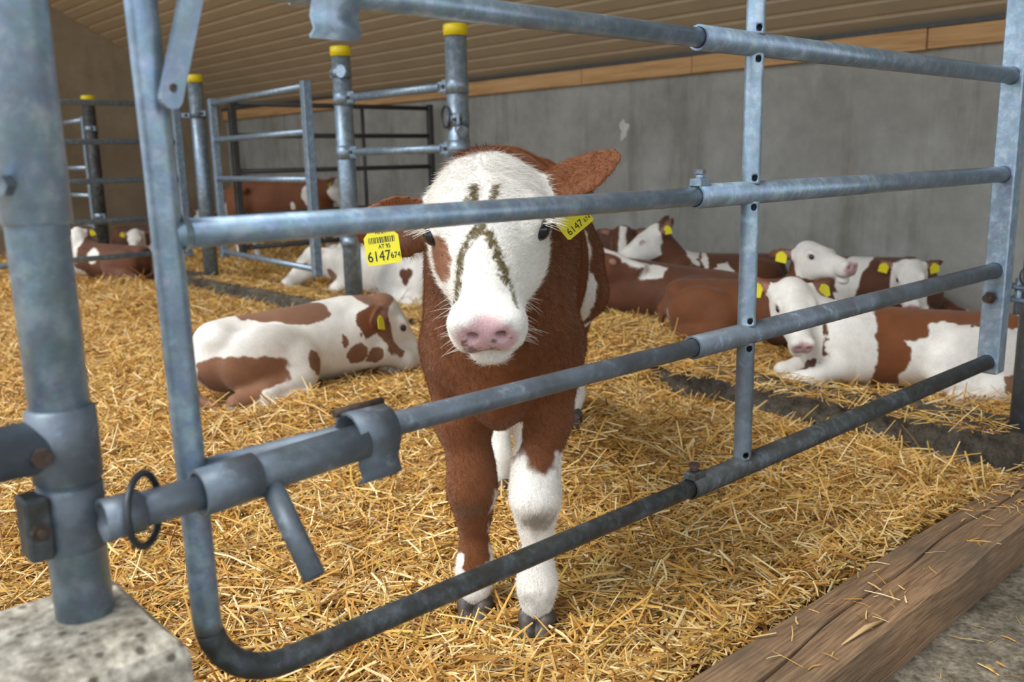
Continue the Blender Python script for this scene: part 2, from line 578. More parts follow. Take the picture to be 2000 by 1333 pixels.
# ------------------------------------------------------------------ timber at the pen threshold
mb = MB()
n = 60
ys = np.linspace(0.75, 2.90, n)
prof_rows = []
for k, y in enumerate(ys):
    w = 0.002 * math.sin(y * 9) + 0.0015 * math.sin(y * 23 + 1)
    wan = max(0.0, math.sin(y * 7.1 + 0.4)) ** 2 * 0.014 + 0.003      # waney outer corner
    xi = -0.868 + 0.018 * (y - 0.9) + w * 0.5
    xo = -0.690 + w * 0.4
    zt_ = 0.100 + 0.003 * math.sin(y * 4)
    xc = -0.775 + 0.012 * math.sin(y * 2.3) + 0.006 * math.sin(y * 11)
    cw = 0.0025 + 0.002 * abs(math.sin(y * 6.3))
    prof_rows.append([(xi, y, -0.03), (xi, y, zt_ - 0.012), (xi + 0.010, y, zt_), (xc - cw, y, zt_ - 0.001), (xc, y, zt_ - 0.016),
                      (xc + cw, y, zt_ - 0.002), (xo - wan, y, zt_), (xo, y, zt_ - wan * 0.9), (xo + 0.002 + w * 0.3, y, 0.04), (xo - 0.006, y, -0.03)])
m_ = len(prof_rows[0])
for r_ in prof_rows: mb.v += r_
for k in range(n - 1):
    for j in range(m_):
        a = k * m_ + j; b = k * m_ + (j + 1) % m_
        mb.f.append((a, b, b + m_, a + m_)); mb.sm.append(False)
mb.f.append(tuple(range(m_))); mb.sm.append(False)
mb.f.append(tuple(reversed(range((n - 1) * m_, n * m_)))); mb.sm.append(False)
tim = mb.build('timber_beam', 'timber'); tag(tim, 'weathered brown timber beam lying along the straw bedding', 'beam')
mb = MB().tube([(-0.722, 1.47, 0.103), (-0.716, 1.55, 0.108), (-0.706, 1.62, 0.105)], [0.001, 0.0055, 0.001], 6)
mb.build('splinter', 'splinter', tim)

# ------------------------------------------------------------------ posts
PY = 3.156
RAIL_Z = [0.325, 0.60, 0.90, 1.19, 1.475]
def cap_post(x, y, label, stained=False, tags=True, top=1.70):
    r = 0.058
    e = empty('gate_post', (x, y, 0.09)); tag(e, label, 'post', 'round posts with yellow caps on the kerb')
    MB().tube([(x, y, 0.05), (x, y, top - 0.045)], r, 28).build('pipe', 'galv' if not stained else 'galv_dirty', e)
    MB().tube([(x, y, top - 0.06), (x, y, top - 0.006), (x, y, top)], [r + 0.006, r + 0.006, r - 0.002], 28).build('cap', 'yellow', e)
    return e

def collar(e, x, y, z, h=0.07, ear=(1, 0), r=0.058, bolt=True, mat='galv', near=True):
    c_ = MB().tube([(x, y, z - h / 2), (x, y, z + h / 2)], r + 0.004, 28).build('collar', mat, e)
    d = V3((ear[0], ear[1], 0)); d /= np.linalg.norm(d)
    p = V3((x, y, z)) + d * (r + 0.03)
    s2 = V3((-d[1], d[0], 0))
    rot = np.stack([d, s2, V3((0, 0, 1))], 1)
    MB().box(p - V3((0.035, 0.009, h * 0.45)), p + V3((0.035, 0.009, h * 0.45)), rot, 0.004).build('lug', mat, c_)
    if bolt:
        for sg, sh in ((1, 0.0), (-1, 0.012)):
            if not near and (s2 * sg)[1] < 0: continue      # the spacer rail's own bolt sits on this side
            hexbolt(p + s2 * sg * 0.009, s2 * sg, 0.013, 0.010, sh, 0.006).build('bolt', 'rust', c_)
    return c_

P0 = cap_post(-9.60, PY, 'yellow capped post with blackened sides behind the slatted divider gate', True)
P1 = cap_post(-7.10, PY, 'yellow capped post hinging the far swing gate', False)
P2 = cap_post(-4.97, PY, 'yellow capped post with round clamp disc beside the swing gate latch')
P3 = cap_post(-3.85, PY, 'yellow capped post with hanging black ring behind the standing calf')
# fittings
for z in (1.40,):
    collar(P1, -7.10, PY, z, 0.05, (1, 0.1)); collar(P1, -7.10, PY, z - 0.01, 0.045, (-0.4, -1))
collar(P1, -7.10, PY, 0.50, 0.05, (1, 0.1))
collar(P0, -9.60, PY, 1.38, 0.05, (1, 0)); collar(P0, -9.60, PY, 0.52, 0.05, (1, 0))
collar(P2, -4.97, PY, 1.545, 0.06, (-1, 0)); collar(P2, -4.97, PY, 0.50, 0.06, (-1, 0))
MB().tube([(-4.905, PY - 0.02, 1.545), (-4.895, PY - 0.055, 1.545)], 0.038, 20).build('clamp_disc', 'galv_bright', P2)
collar(P2, -4.97, PY, 1.39, 0.085, (1, 0), near=False); collar(P2, -4.97, PY, 1.06, 0.085, (1, 0), near=False)
collar(P3, -3.85, PY, 1.388, 0.085, (-1, 0), near=False); collar(P3, -3.85, PY, 1.062, 0.085, (-1, 0), near=False); collar(P3, -3.85, PY, 1.21, 0.07, (0.75, -0.6))
MB().tube([(-3.80, PY - 0.03, 1.160), (-3.752, PY - 0.055, 1.145)], 0.03, 14).build('eye_nut', 'galv', P3)
MB().torus((-3.871, PY - 0.068, 1.225), (-0.18, -0.98, 0), 0.055, 0.007, sx=0.8).build('ring', 'wire', P3)

# the two clamp rails between the middle posts
for z in (1.388, 1.061):
    e = empty('spacer_rail', (-4.45, PY - 0.01, z))
    tag(e, 'upper galvanised spacer rail bolted between two yellow capped posts' if z > 1.2 else 'lower galvanised spacer rail bolted between two yellow capped posts', 'rail')
    MB().tube([(-4.843, PY - 0.01, z), (-3.977, PY - 0.01, z)], 0.024, 18).build('tube', 'galv', e)
    for x, x0, x1 in ((-4.878, -4.900, -4.825), (-3.942, -3.995, -3.920)):
        MB().box((x0, PY - 0.021, z - 0.028), (x1, PY - 0.0088, z + 0.028), bev=0.003).build('flat_end', 'galv', e)   # flattened end bolted to the lug
        hexbolt((x, PY - 0.021, z), (0, -1, 0), 0.012, 0.009).build('bolt', 'rust', e)

# post at the hinge end of the front gate
hp = empty('gate_post', (-0.955, PY, 0.09)); tag(hp, 'round galvanised hinge post at the end of the front gate', 'post')
MB().tube([(-0.955, PY, 0.05), (-0.955, PY, 1.70)], 0.058, 28).build('pipe', 'galv_mid', hp)
for z in (0.585, 0.545):
    MB().box((-1.00, 2.955, z - 0.006), (-0.925, PY - 0.045, z + 0.006), bev=0.003).build('hinge_plate', 'galv', hp)
MB().tube([(-0.965, 2.975, 0.50), (-0.965, 2.975, 0.61)], 0.010, 12).build('hinge_pin', 'galv', hp)
MB().torus((-0.932, 2.962, 0.621), (0.7, -0.6, 0.1), 0.030, 0.003).build('ring', 'wire', hp)
ch = empty('chain', (-0.912, 2.972, 0.47)); tag(ch, 'short galvanised chain hanging at the gate hinge', 'chain')
for k in range(6):
    z = 0.600 - 0.022 * k
    ax = (1, -0.4, 0) if k % 2 == 0 else (0.4, 1, 0)
    MB().torus((-0.912 + 0.001 * (k % 3), 2.972 + 0.001 * k, z), ax, 0.016, 0.0028, 16, 6, 0.6).build('link', 'galv', ch)

# ------------------------------------------------------------------ background gates
def bg_gate(label, a, b, zs, r=0.021, ends=(True, True), mat='galv_mid', bw=0.024, mids=(), zlo=None, zhi=None):
    a, b = V3((a[0], a[1], 0)), V3((b[0], b[1], 0))
    d = (b - a) / np.linalg.norm(b - a)
    nrm = V3((-d[1], d[0], 0))
    rot = np.stack([d, nrm, V3((0, 0, 1))], 1)
    zlo = zlo if zlo is not None else zs[0] - 0.05
    zhi = zhi if zhi is not None else zs[-1] + 0.035
    e = empty('tubular_gate', (a[0], a[1], zlo)); tag(e, label, 'gate')
    for z in zs:
        MB().tube([a + V3((0, 0, z)), b + V3((0, 0, z))], r, 16).build('rail', mat, e)
    for on, p in zip(ends, (a, b)):
        if on:
            c_ = p + V3((0, 0, (zlo + zhi) / 2))
            h_ = V3((bw, bw, (zhi - zlo) / 2))
            MB().box(c_ - h_, c_ + h_, rot, 0.004).build('upright', mat, e)
    for t in mids:
        p = a + (b - a) * t
        MB().tube([p + V3((0, 0, zlo + 0.04)), p + V3((0, 0, zhi - 0.03))], 0.017, 14).build('upright', mat, e)
    return e

bg_gate('pale galvanised swing gate between two yellow capped posts on the kerb', (-6.92, 3.20), (-5.20, 3.03), [0.315, 0.545, 0.895, 1.195, 1.475], mat='galv', bw=0.028, zlo=0.27)
bg_gate('grey divider gate running from the kerb toward the open front', (-7.18, 3.01), (-7.18, 0.35), RAIL_Z, mat='galv', bw=0.03, mids=(0.62,))
bg_gate('dark steel divider gate reaching from the kerb to the back wall', (-6.88, 3.34), (-6.88, 5.30), [0.335, 0.60, 0.945, 1.225, 1.475], mat='dark_steel', r=0.02, bw=0.026, mids=(0.62,))
bg_gate('short pale gate beside the blackened post', (-9.75, 3.14), (-11.15, 3.14), [0.42, 0.72, 1.0, 1.26, 1.47], mat='galv_bright', r=0.022, bw=0.026)

# ------------------------------------------------------------------ front gate
GX = -1.0
g = empty('tubular_gate', (GX, 1.6, 0.32)); tag(g, 'galvanised telescopic tube gate in front of the standing calf', 'gate')
gz = [0.362, 0.643, 0.925, 1.203, 1.485]
RI, RO = 0.0170, 0.0225
Y0, YS, YM, YE = 0.400, 1.372, 1.553, 2.90
# bent upright that turns into the inner bottom rail
bend = 0.10
path = [(GX, Y0 - 0.012, 1.485), (GX, Y0 - 0.004, 1.0), (GX, Y0, gz[0] + bend)]
for k in range(1, 9):
    a = k / 9 * math.pi / 2
    path.append((GX, Y0 + bend * (1 - math.cos(a)), gz[0] + bend * (1 - math.sin(a))))
path += [(GX, Y0 + bend, gz[0]), (GX, 0.9, gz[0])]
up = MB().tube(path[:4], RI, 24).build('bent_upright', 'galv', g)
MB().tube(path[3:] + [(GX, YS + 0.1, gz[0])], RI, 24).build('rail', 'galv_dirty', g)
for k in (1, 2, 3, 4):
    MB().tube([(GX, Y0 + 0.003, gz[k]), (GX, YS + 0.1, gz[k])], RI, 24).build('rail', 'galv' if k > 1 else 'galv_mid', g)
    if k in (2, 3):
        MB().tube([(GX, Y0 + 0.012, gz[k]), (GX, Y0 + 0.021, gz[k])], [RI + 0.003, RI + 0.0005], 24, False).build('weld', 'galv', g)
for k in range(5):
    o = MB().shell((GX, YS, gz[k]), (GX, YE - 0.02, gz[k]), RI + 0.0015, RO, 28).build('outer_rail', ['galv_dirty', 'galv_mid', 'galv', 'galv', 'galv'][k], g)
    tag(o, 'wider telescoping rail section')
    MB().tube([(GX, YE - 0.034, gz[k]), (GX, YE - 0.029, gz[k])], [RO + 0.001, RO + 0.004], 24, False).build('weld', 'galv', g)
for k in range(4):
    za, zb = gz[k] + RO, gz[k + 1] - RO
    o = MB().pipe(GX, YM, [za - 0.006, za - 0.0025, za + 0.015, zb - 0.014, zb + 0.004, zb + 0.006], 0.0155, 0.018, 32).build('upright', 'galv_bright' if k else 'galv_mid', g)
    drill(o, [((GX + 0.004, YM - 0.0025, z), (GX + 0.026, YM - 0.016, z), 0.0065) for z in (gz[k] + RO + 0.006, gz[k + 1] - RO - 0.005)])
MB().box((GX - 0.031, YE - 0.030, 0.325), (GX + 0.031, YE + 0.030, 1.52), bev=0.004).build('end_upright', 'galv_bright', g)
b_ = MB().tube([(GX - 0.002, YE - 0.030, 0.562), (GX - 0.002, YE - 0.036, 0.562)], 0.022, 20).build('washer', 'galv', g)
hexbolt((GX - 0.002, YE - 0.036, 0.562), (0, -1, 0), 0.018, 0.016, 0.022, 0.012).build('bolt', 'rust', b_)
for k in (2, 0):
    y = YS + 0.008
    z = gz[k] + RO
    c_ = MB().box((GX - 0.013, y - 0.011, z - 0.006), (GX + 0.013, y + 0.024, z + 0.010), bev=0.003).build('clamp_block', 'galv' if k else 'galv_dirty', g)
    MB().tube([(GX, y + 0.006, z + 0.010), (GX, y + 0.006, z + 0.018)], 0.008, 12).build('bolt_shank', 'galv' if k else 'rust', c_)
    hexbolt((GX, y + 0.006, z + 0.018), (0, 0, 1), 0.011, 0.008).build('bolt', 'galv_mid' if k else 'rust', c_)
# latch bar with its handle, sleeve and clip
LX = -0.952
lb = MB().tube([(LX, 0.302, 0.636), (LX, 0.40, 0.638)], 0.0195, 24).build('latch_bar', 'galv_mid', g)
MB().tube([(LX, 0.40, 0.638), (LX, 0.605, 0.648)], 0.0235, 24).build('latch_tube', 'galv_mid', lb)
MB().shell((LX, 0.385, 0.6375), (LX, 0.455, 0.641), 0.0236, 0.0275, 28).build('guide_sleeve', 'galv_mid', lb)
h_ = MB().shell((LX + 0.012, 0.468, 0.628), (-0.866, 0.476, 0.534), 0.0110, 0.0135, 24).build('handle', 'galv_mid', lb)
MB().box((GX + 0.006, 0.405, 0.622), (LX, 0.435, 0.654), bev=0.003).build('sleeve_bracket', 'galv_mid', lb)
# clip: bent plate wrapped over the bar, lower lip turned out
def clip(name, y0, y1, xc, zc, r, up, mat):
    pts = []
    for k in range(9):
        a = math.radians(200 - k * 27)
        pts.append((xc + r * math.cos(a), zc + r * math.sin(a)))
    pts += [(xc + r * 0.72, zc - r * 0.95), (xc + r * 0.95, zc - r * 1.45), (xc + r * 0.55, zc - r * 1.75)]
    th = 0.004
    outer = pts; inner = []
    for k, (x, z) in enumerate(pts):
        a0 = pts[max(0, k - 1)]; a1 = pts[min(len(pts) - 1, k + 1)]
        dx, dz = a1[0] - a0[0], a1[1] - a0[1]; l = math.hypot(dx, dz)
        inner.append((x + dz / l * -th * -1, z + dx / l * th * -1))
    poly = [(x, y0, z) for x, z in outer] + [(x, y0, z) for x, z in reversed(inner)]
    mb = MB()
    n = len(outer)
    for (x, z) in outer: mb.v += [(x, y0, z), (x, y1, z)]
    for (x, z) in inner: mb.v += [(x, y0, z), (x, y1, z)]
    for k in range(n - 1):
        a = 2 * k; mb.f.append((a, a + 2, a + 3, a + 1)); mb.sm.append(True)
        a = 2 * n + 2 * k; mb.f.append((a, a + 1, a + 3, a + 2)); mb.sm.append(True)
        mb.f.append((2 * k, 2 * n + 2 * k, 2 * n + 2 * k + 2, 2 * k + 2)); mb.sm.append(False)
        mb.f.append((2 * k + 1, 2 * k + 3, 2 * n + 2 * k + 3, 2 * n + 2 * k + 1)); mb.sm.append(False)
    for k in (0, n - 1):
        q = (2 * k, 2 * k + 1, 2 * n + 2 * k + 1, 2 * n + 2 * k)
        mb.f.append(q); mb.sm.append(False)
    return mb.build(name, mat, g)
cl = clip('clip_bracket', 0.592, 0.652, -0.966, 0.652, 0.034, 1, 'galv_mid')
MB().tube([(-0.985, 0.585, 0.682), (-0.985, 0.66, 0.684)], 0.006, 12).build('pin', 'rust', cl)
clip('clip_bracket', 0.575, 0.640, -0.985, 1.196, 0.030, 1, 'galv_bright')
# flat strap with rounded end hanging from the upper rail
pts = []
p0, p1 = V3((0, 0.440, 1.20)), V3((0, 0.400, 1.070))
d = (p1 - p0) / np.linalg.norm(p1 - p0); s2 = V3((0, d[2], -d[1])) * 0.0115
pts = [p0 + s2, p0 - s2]
for k in range(9):
    a = math.pi * k / 8
    pts.append(p1 - s2 * math.cos(a) + d * 0.0115 * math.sin(a))
MB().prism([(-0.958, q[1], q[2]) for q in pts], (-0.010, 0, 0)).build('latch_strap', 'galv', g)
drill([c_ for c_ in g.children if c_.name.startswith('latch_strap')][0], [((-0.99, 0.4025, 1.080), (-0.94, 0.4025, 1.080), 0.005)])

# ------------------------------------------------------------------ latch post and concrete pillar
QX, QY, QR = -1.0, 0.266, 0.0300
p = empty('latch_post', (QX, QY, 0.52)); tag(p, 'thick galvanised latch post standing on a concrete pillar', 'post')
MB().tube([(QX, QY, 0.50), (QX, QY, 1.55)], QR, 32).build('pipe', 'galv', p)
MB().tube([(QX, QY, 0.945), (QX, QY, 0.948), (QX, QY, 1.6), (QX, QY, 1.603)], [QR, QR + 0.0042, QR + 0.0042, QR], 32, False).build('upper_sleeve', 'galv_bright', p)
hexbolt((QX + 0.02, QY - 0.028, 0.985), (0.6, -0.8, 0), 0.011, 0.012).build('bolt', 'galv_mid', p)
t_ = MB().tube([(QX, QY, 0.672), (QX, QY, 0.676), (QX, QY, 0.752), (QX, QY, 0.755)], [QR, QR + 0.0048, QR + 0.0048, QR], 32, False).build('tee_sleeve', 'galv_mid', p)
MB().tube([(QX, QY - 0.02, 0.716), (QX, -0.6, 0.716)], 0.0285, 28).build('side_rail', 'galv_mid', t_)
hexbolt((QX + 0.0275, QY - 0.030, 0.712), (1, -0.2, 0), 0.0105, 0.006).build('bolt', 'rust', t_)
c_ = MB().tube([(QX, QY, 0.598), (QX, QY, 0.600), (QX, QY, 0.668), (QX, QY, 0.670)], [QR, QR + 0.0035, QR + 0.0035, QR], 32, False).build('clamp', 'galv_mid', p)
MB().box((QX - 0.012, QY - 0.052, 0.600), (QX + 0.026, QY - 0.027, 0.668), bev=0.003).build('clamp_lug', 'galv_dirty', c_)
hexbolt((QX + 0.026, QY - 0.040, 0.634), (1, 0, 0), 0.010, 0.006, 0.006, 0.005).build('bolt', 'rust', c_)
MB().shell((LX, QY + 0.014, 0.636), (LX, QY + 0.054, 0.636), 0.0192, 0.0232, 24).build('latch_socket', 'galv_mid', c_)
MB().torus((LX, QY + 0.058, 0.636), (0.70, 0.72, 0.05), 0.039, 0.0042, 32, 10).build('ring', 'wire', c_)

mb = MB().box((-1.085, -0.55, -0.1), (-0.885, 0.325, 0.485))
mb = MB()
def ring_rect(x0, x1, y0, y1, z): return [(x0, y0, z), (x1, y0, z), (x1, y1, z), (x0, y1, z)]
lv = [ring_rect(-1.085, -0.875, -0.5, 0.330, -0.1), ring_rect(-1.085, -0.875, -0.5, 0.330, 0.492),
      ring_rect(-1.080, -0.880, -0.5, 0.325, 0.506), ring_rect(-1.068, -0.897, -0.5, 0.312, 0.520)]
for r_ in lv: mb.v += r_
for k in range(3):
    for j in range(4):
        a = 4 * k + j; b = 4 * k + (j + 1) % 4
        mb.f.append((a, b, b + 4, a + 4)); mb.sm.append(False)
mb.f.append((12, 13, 14, 15)); mb.sm.append(False)
pil = mb.build('concrete_pillar', 'pillar'); tag(pil, 'pale weathered concrete pillar carrying the latch post', 'pillar')

# ------------------------------------------------------------------ calves: smooth implicit bodies
BODIES = []          # (shape, its empty): used to keep straw out of the animals
class Body:
    def __init__(s):
        s.p = []
    def cone(s, a, b, r1, r2, k=0.05, flat=None):
        s.p.append(('c', np.float32(a), np.float32(b), r1, r2, k, flat)); return s
    def chain(s, pts, rs, k=0.04):
        for i in range(len(pts) - 1): s.cone(pts[i], pts[i + 1], rs[i], rs[i + 1], k)
        return s
    def ell(s, c, r, k=0.05, rot=None):
        s.p.append(('e', np.float32(c), np.float32(r), k, None if rot is None else np.float32(rot))); return s
    def ear(s, root, e, nrm, L, Wd, th, cup, k=0.012):
        e = V3(e); e = e / np.linalg.norm(e)
        nrm = V3(nrm); nrm = nrm - e * np.dot(nrm, e); nrm /= np.linalg.norm(nrm)
        w = np.cross(nrm, e)
        s.p.append(('r', np.float32(root), np.float32(np.stack([e, w, nrm], 1)), L, Wd, th, cup, k)); return s
    def cut(s, c, r, k=0.01, rot=None):
        s.p.append(('x', np.float32(c), np.float32(r), k, None if rot is None else np.float32(rot))); return s
    def cutcone(s, a, b, r1, r2, k=0.006):
        s.p.append(('y', np.float32(a), np.float32(b), r1, r2, k)); return s
    @staticmethod
    def _ell(p, c, r, rot):
        q = p - c
        if rot is not None: q = q @ rot
        k0 = np.sqrt(((q / r) ** 2).sum(1)); k1 = np.sqrt(((q / (r * r)) ** 2).sum(1)) + 1e-6
        return k0 * (k0 - 1) / k1
    @staticmethod
    def _cone(p, a, b, r1, r2, flat=None):
        ba = b - a
        q = p - a
        t = np.clip((q @ ba) / max(float(ba @ ba), 1e-9), 0, 1)
        o = q - t[:, None] * ba
        if flat is not None:
            ax, fac = np.float32(flat[0]), flat[1]
            o = o + (o @ ax)[:, None] * ax * np.float32(fac - 1)
        return np.sqrt((o * o).sum(1)) - (r1 + (r2 - r1) * t)
    def dist(s, p):
        d = np.full(len(p), 9.0, np.float32)
        for q in s.p:
            sub = False
            if q[0] == 'c':
                x = s._cone(p, q[1], q[2], q[3], q[4], q[6]); k = q[5]
            elif q[0] == 'e':
                x = s._ell(p, q[1], q[2], q[4]); k = q[3]
            elif q[0] == 'r':
                _, root, Rm, L, Wd, th, cup, k = q
                l = (p - root) @ Rm
                u = l[:, 0] / L
                wf = 1.0 + 0.55 * np.clip(u - 0.45, 0, 1) - 0.0 * u
                v = l[:, 1] * wf
                t = l[:, 2] - cup * (l[:, 1] ** 2) / Wd + 0.10 * L * (u - 0.5) ** 2
                x = s._ell(np.stack([l[:, 0] - L * 0.5, v, t], 1), np.float32((0, 0, 0)), np.float32((L * 0.54, Wd * 0.5, th)), None)
            elif q[0] == 'x':
                x = s._ell(p, q[1], q[2], q[4]); k = q[3]; sub = True
            else:
                x = s._cone(p, q[1], q[2], q[3], q[4]); k = q[5]; sub = True
            if sub:
                x = -x
                h = np.maximum(k - np.abs(d - x), 0) / k
                d = np.maximum(d, x) + h * h * k * 0.25
            else:
                h = np.maximum(k - np.abs(d - x), 0) / k
                d = np.minimum(d, x) - h * h * k * 0.25
        return d.astype(np.float32)
    def bounds(s):
        lo = np.full(3, 9.0); hi = np.full(3, -9.0)
        for q in s.p:
            if q[0] == 'c':
                r = max(q[3], q[4]) + 0.02
                for c in (q[1], q[2]): lo = np.minimum(lo, c - r); hi = np.maximum(hi, c + r)
            elif q[0] == 'e':
                r = float(q[2].max()) if q[4] is not None else q[2]
                lo = np.minimum(lo, q[1] - r - 0.02); hi = np.maximum(hi, q[1] + r + 0.02)
            elif q[0] == 'r':
                for t in (0, 1.05):
                    c = q[1] + q[2][:, 0] * q[3] * t
                    lo = np.minimum(lo, c - q[4] * 0.7 - 0.02); hi = np.maximum(hi, c + q[4] * 0.7 + 0.02)
        return lo, hi
    def mesh(s, h):
        lo, hi = s.bounds()
        F = 4
        n = np.ceil((hi - lo) / (h * F)).astype(int) + 2
        cs = h * F
        gx = [np.float32(lo[i] - cs + cs * (np.arange(n[i]) + 0.5)) for i in range(3)]
        G = np.stack(np.meshgrid(*gx, indexing='ij'), -1).reshape(-1, 3)
        Dc = s.dist(G).reshape(n)
        act = np.abs(Dc) < cs * 1.75
        # fine sample grid: F samples per coarse cell
        D = np.repeat(np.repeat(np.repeat(np.sign(Dc), F, 0), F, 1), F, 2).astype(np.float32)
        am = np.repeat(np.repeat(np.repeat(act, F, 0), F, 1), F, 2)
        I = np.argwhere(am)
        o = np.float32(lo - cs + h * 0.5)
        pts = (I.astype(np.float32) * np.float32(h) + o)
        out = np.empty(len(pts), np.float32)
        B = 400000
        for a in range(0, len(pts), B): out[a:a + B] = s.dist(pts[a:a + B])
        D[am] = out
        return surface_nets(D, o, h)

def surface_nets(D, o, h):
    S = D < 0
    nx, ny, nz = D.shape
    c = np.zeros((nx - 1, ny - 1, nz - 1), np.int8)
    for i in (0, 1):
        for j in (0, 1):
            for k in (0, 1):
                c += S[i:nx - 1 + i, j:ny - 1 + j, k:nz - 1 + k]
    A = np.argwhere((c > 0) & (c < 8))
    idx = np.full(c.shape, -1, np.int32)
    idx[A[:, 0], A[:, 1], A[:, 2]] = np.arange(len(A))
    pos = np.zeros((len(A), 3), np.float32); cnt = np.zeros(len(A), np.float32)
    cr = [(i, j, k) for i in (0, 1) for j in (0, 1) for k in (0, 1)]
    for a in cr:
        for ax in range(3):
            if a[ax]: continue
            b = list(a); b[ax] = 1
            da = D[A[:, 0] + a[0], A[:, 1] + a[1], A[:, 2] + a[2]]
            db = D[A[:, 0] + b[0], A[:, 1] + b[1], A[:, 2] + b[2]]
            m = (da < 0) != (db < 0)
            t = np.where(m, da / np.where(m, da - db, 1), 0)
            q = np.tile(np.float32(a), (len(A), 1)); q[:, ax] += t
            pos += q * m[:, None]; cnt += m
    V = (A + pos / cnt[:, None]) * h + o
    faces = []
    for ax in range(3):
        sl0 = [slice(None)] * 3; sl1 = [slice(None)] * 3
        sl0[ax] = slice(0, -1); sl1[ax] = slice(1, None)
        E_ = np.argwhere(S[tuple(sl0)] != S[tuple(sl1)])
        o1, o2 = [(1, 2), (2, 0), (0, 1)][ax]
        ok = (E_[:, o1] > 0) & (E_[:, o2] > 0) & (E_[:, o1] < D.shape[o1] - 1) & (E_[:, o2] < D.shape[o2] - 1)
        E_ = E_[ok]
        ins = S[E_[:, 0], E_[:, 1], E_[:, 2]]
        q = []
        for d1, d2 in ((-1, -1), (0, -1), (0, 0), (-1, 0)):
            e = E_.copy(); e[:, o1] += d1; e[:, o2] += d2
            q.append(idx[e[:, 0], e[:, 1], e[:, 2]])
        q = np.stack(q, 1)
        q[~ins] = q[~ins][:, ::-1]
        faces.append(q)
    Fc = np.concatenate(faces)
    Fc = Fc[(Fc >= 0).all(1)]
    # light relaxation
    for _ in range(2):
        acc = np.zeros_like(V); w = np.zeros(len(V), np.float32)
        for a, b in ((0, 1), (1, 2), (2, 3), (3, 0)):
            np.add.at(acc, Fc[:, a], V[Fc[:, b]]); np.add.at(w, Fc[:, a], 1)
            np.add.at(acc, Fc[:, b], V[Fc[:, a]]); np.add.at(w, Fc[:, b], 1)
        V = V * 0.5 + acc / np.maximum(w, 1)[:, None] * 0.5
    return V, Fc

class Head:
    # head frame: origin on the poll, hx toward the nose, hy to the animal's left, hz out of the face
    def __init__(s, poll, nose, roll=0.0, scale=1.0):
        s.o = V3(poll); hx = V3(nose) - s.o; hx /= np.linalg.norm(hx)
        up = V3((0, 0, 1.0)) if abs(hx[2]) < 0.97 else V3((1.0, 0, 0))
        hz = up - hx * np.dot(up, hx); hz /= np.linalg.norm(hz)
        hy = np.cross(hz, hx)
        c, sn = math.cos(roll), math.sin(roll)
        hy2 = hy * c + hz * sn; hz2 = hz * c - hy * sn
        s.R = np.stack([hx, hy2, hz2], 1); s.s = scale
    def w(s, h): return s.o + s.R @ (V3(h) * s.s)
    def d(s, h): return s.R @ V3(h)
    def inv(s, p): return ((p - s.o) @ s.R) / s.s

def add_head(B, H, fine=True, wide=1.0):
    s = H.s; R = H.R
    E = lambda c, r, k=0.04: B.ell(H.w((c[0], c[1] * wide, c[2])), np.array(r) * s * np.array([1, wide, 1]), k * s, R)
    Cn = lambda a, b, r1, r2, k=0.04: B.cone(H.w(a), H.w(b), r1 * s, r2 * s, k * s)
    E((0.055, 0, -0.075), (0.095, 0.086, 0.078))
    E((0.015, 0, -0.045), (0.055, 0.062, 0.05))
    E((0.120, 0, -0.070), (0.085, 0.087, 0.064))
    Cn((0.14, 0, -0.075), (0.275, 0, -0.072), 0.066, 0.050)
    for y in (-1, 1):
        E((0.115, 0.048 * y, -0.125), (0.080, 0.036, 0.062), 0.05)
        Cn((0.13, 0.038 * y, -0.140), (0.275, 0.020 * y, -0.118), 0.040, 0.026, 0.05)
        E((0.128, 0.078 * y, -0.040), (0.034, 0.020, 0.022), 0.03)
        E((0.335, 0.029 * y, -0.090), (0.036, 0.029, 0.036), 0.02)
        E((0.352, 0.034 * y, -0.050), (0.020, 0.024, 0.022), 0.02)
    E((0.325, 0, -0.072), (0.046, 0.052, 0.042), 0.03)
    E((0.322, 0, -0.148), (0.036, 0.037, 0.024), 0.014)
    if fine:
        for y in (-1, 1):
            B.cut(H.w((0.145, 0.103 * y * wide, -0.050)), np.array((0.024, 0.021, 0.0175)) * s, 0.010 * s, R)
            B.cutcone(H.w((0.386, 0.023 * y, -0.062)), H.w((0.374, 0.043 * y, -0.040)), 0.0105 * s, 0.0055 * s, 0.007 * s)
            B.cutcone(H.w((0.386, 0.024 * y, -0.061)), H.w((0.325, 0.020 * y, -0.064)), 0.0100 * s, 0.008 * s, 0.005 * s)
            B.cutcone(H.w((0.372, 0.0, -0.122)), H.w((0.320, 0.062 * y, -0.122)), 0.0035 * s, 0.003 * s, 0.008 * s)

WHITE = np.float32((0.78, 0.74, 0.67))
BROWN = np.float32((0.175, 0.053, 0.0115))
DBROWN = np.float32((0.100, 0.033, 0.012))
PINK = np.float32((0.62, 0.36, 0.37))
FLESH = np.float32((0.60, 0.34, 0.29))
DIRT = np.float32((0.115, 0.085, 0.028))

def sstep(x, a, b):
    t = np.clip((x - a) / (b - a), 0, 1)
    return (t * t * (3 - 2 * t)).astype(np.float32)

def lerp(c, col, m):
    return c * (1 - m[:, None]) + col * m[:, None]

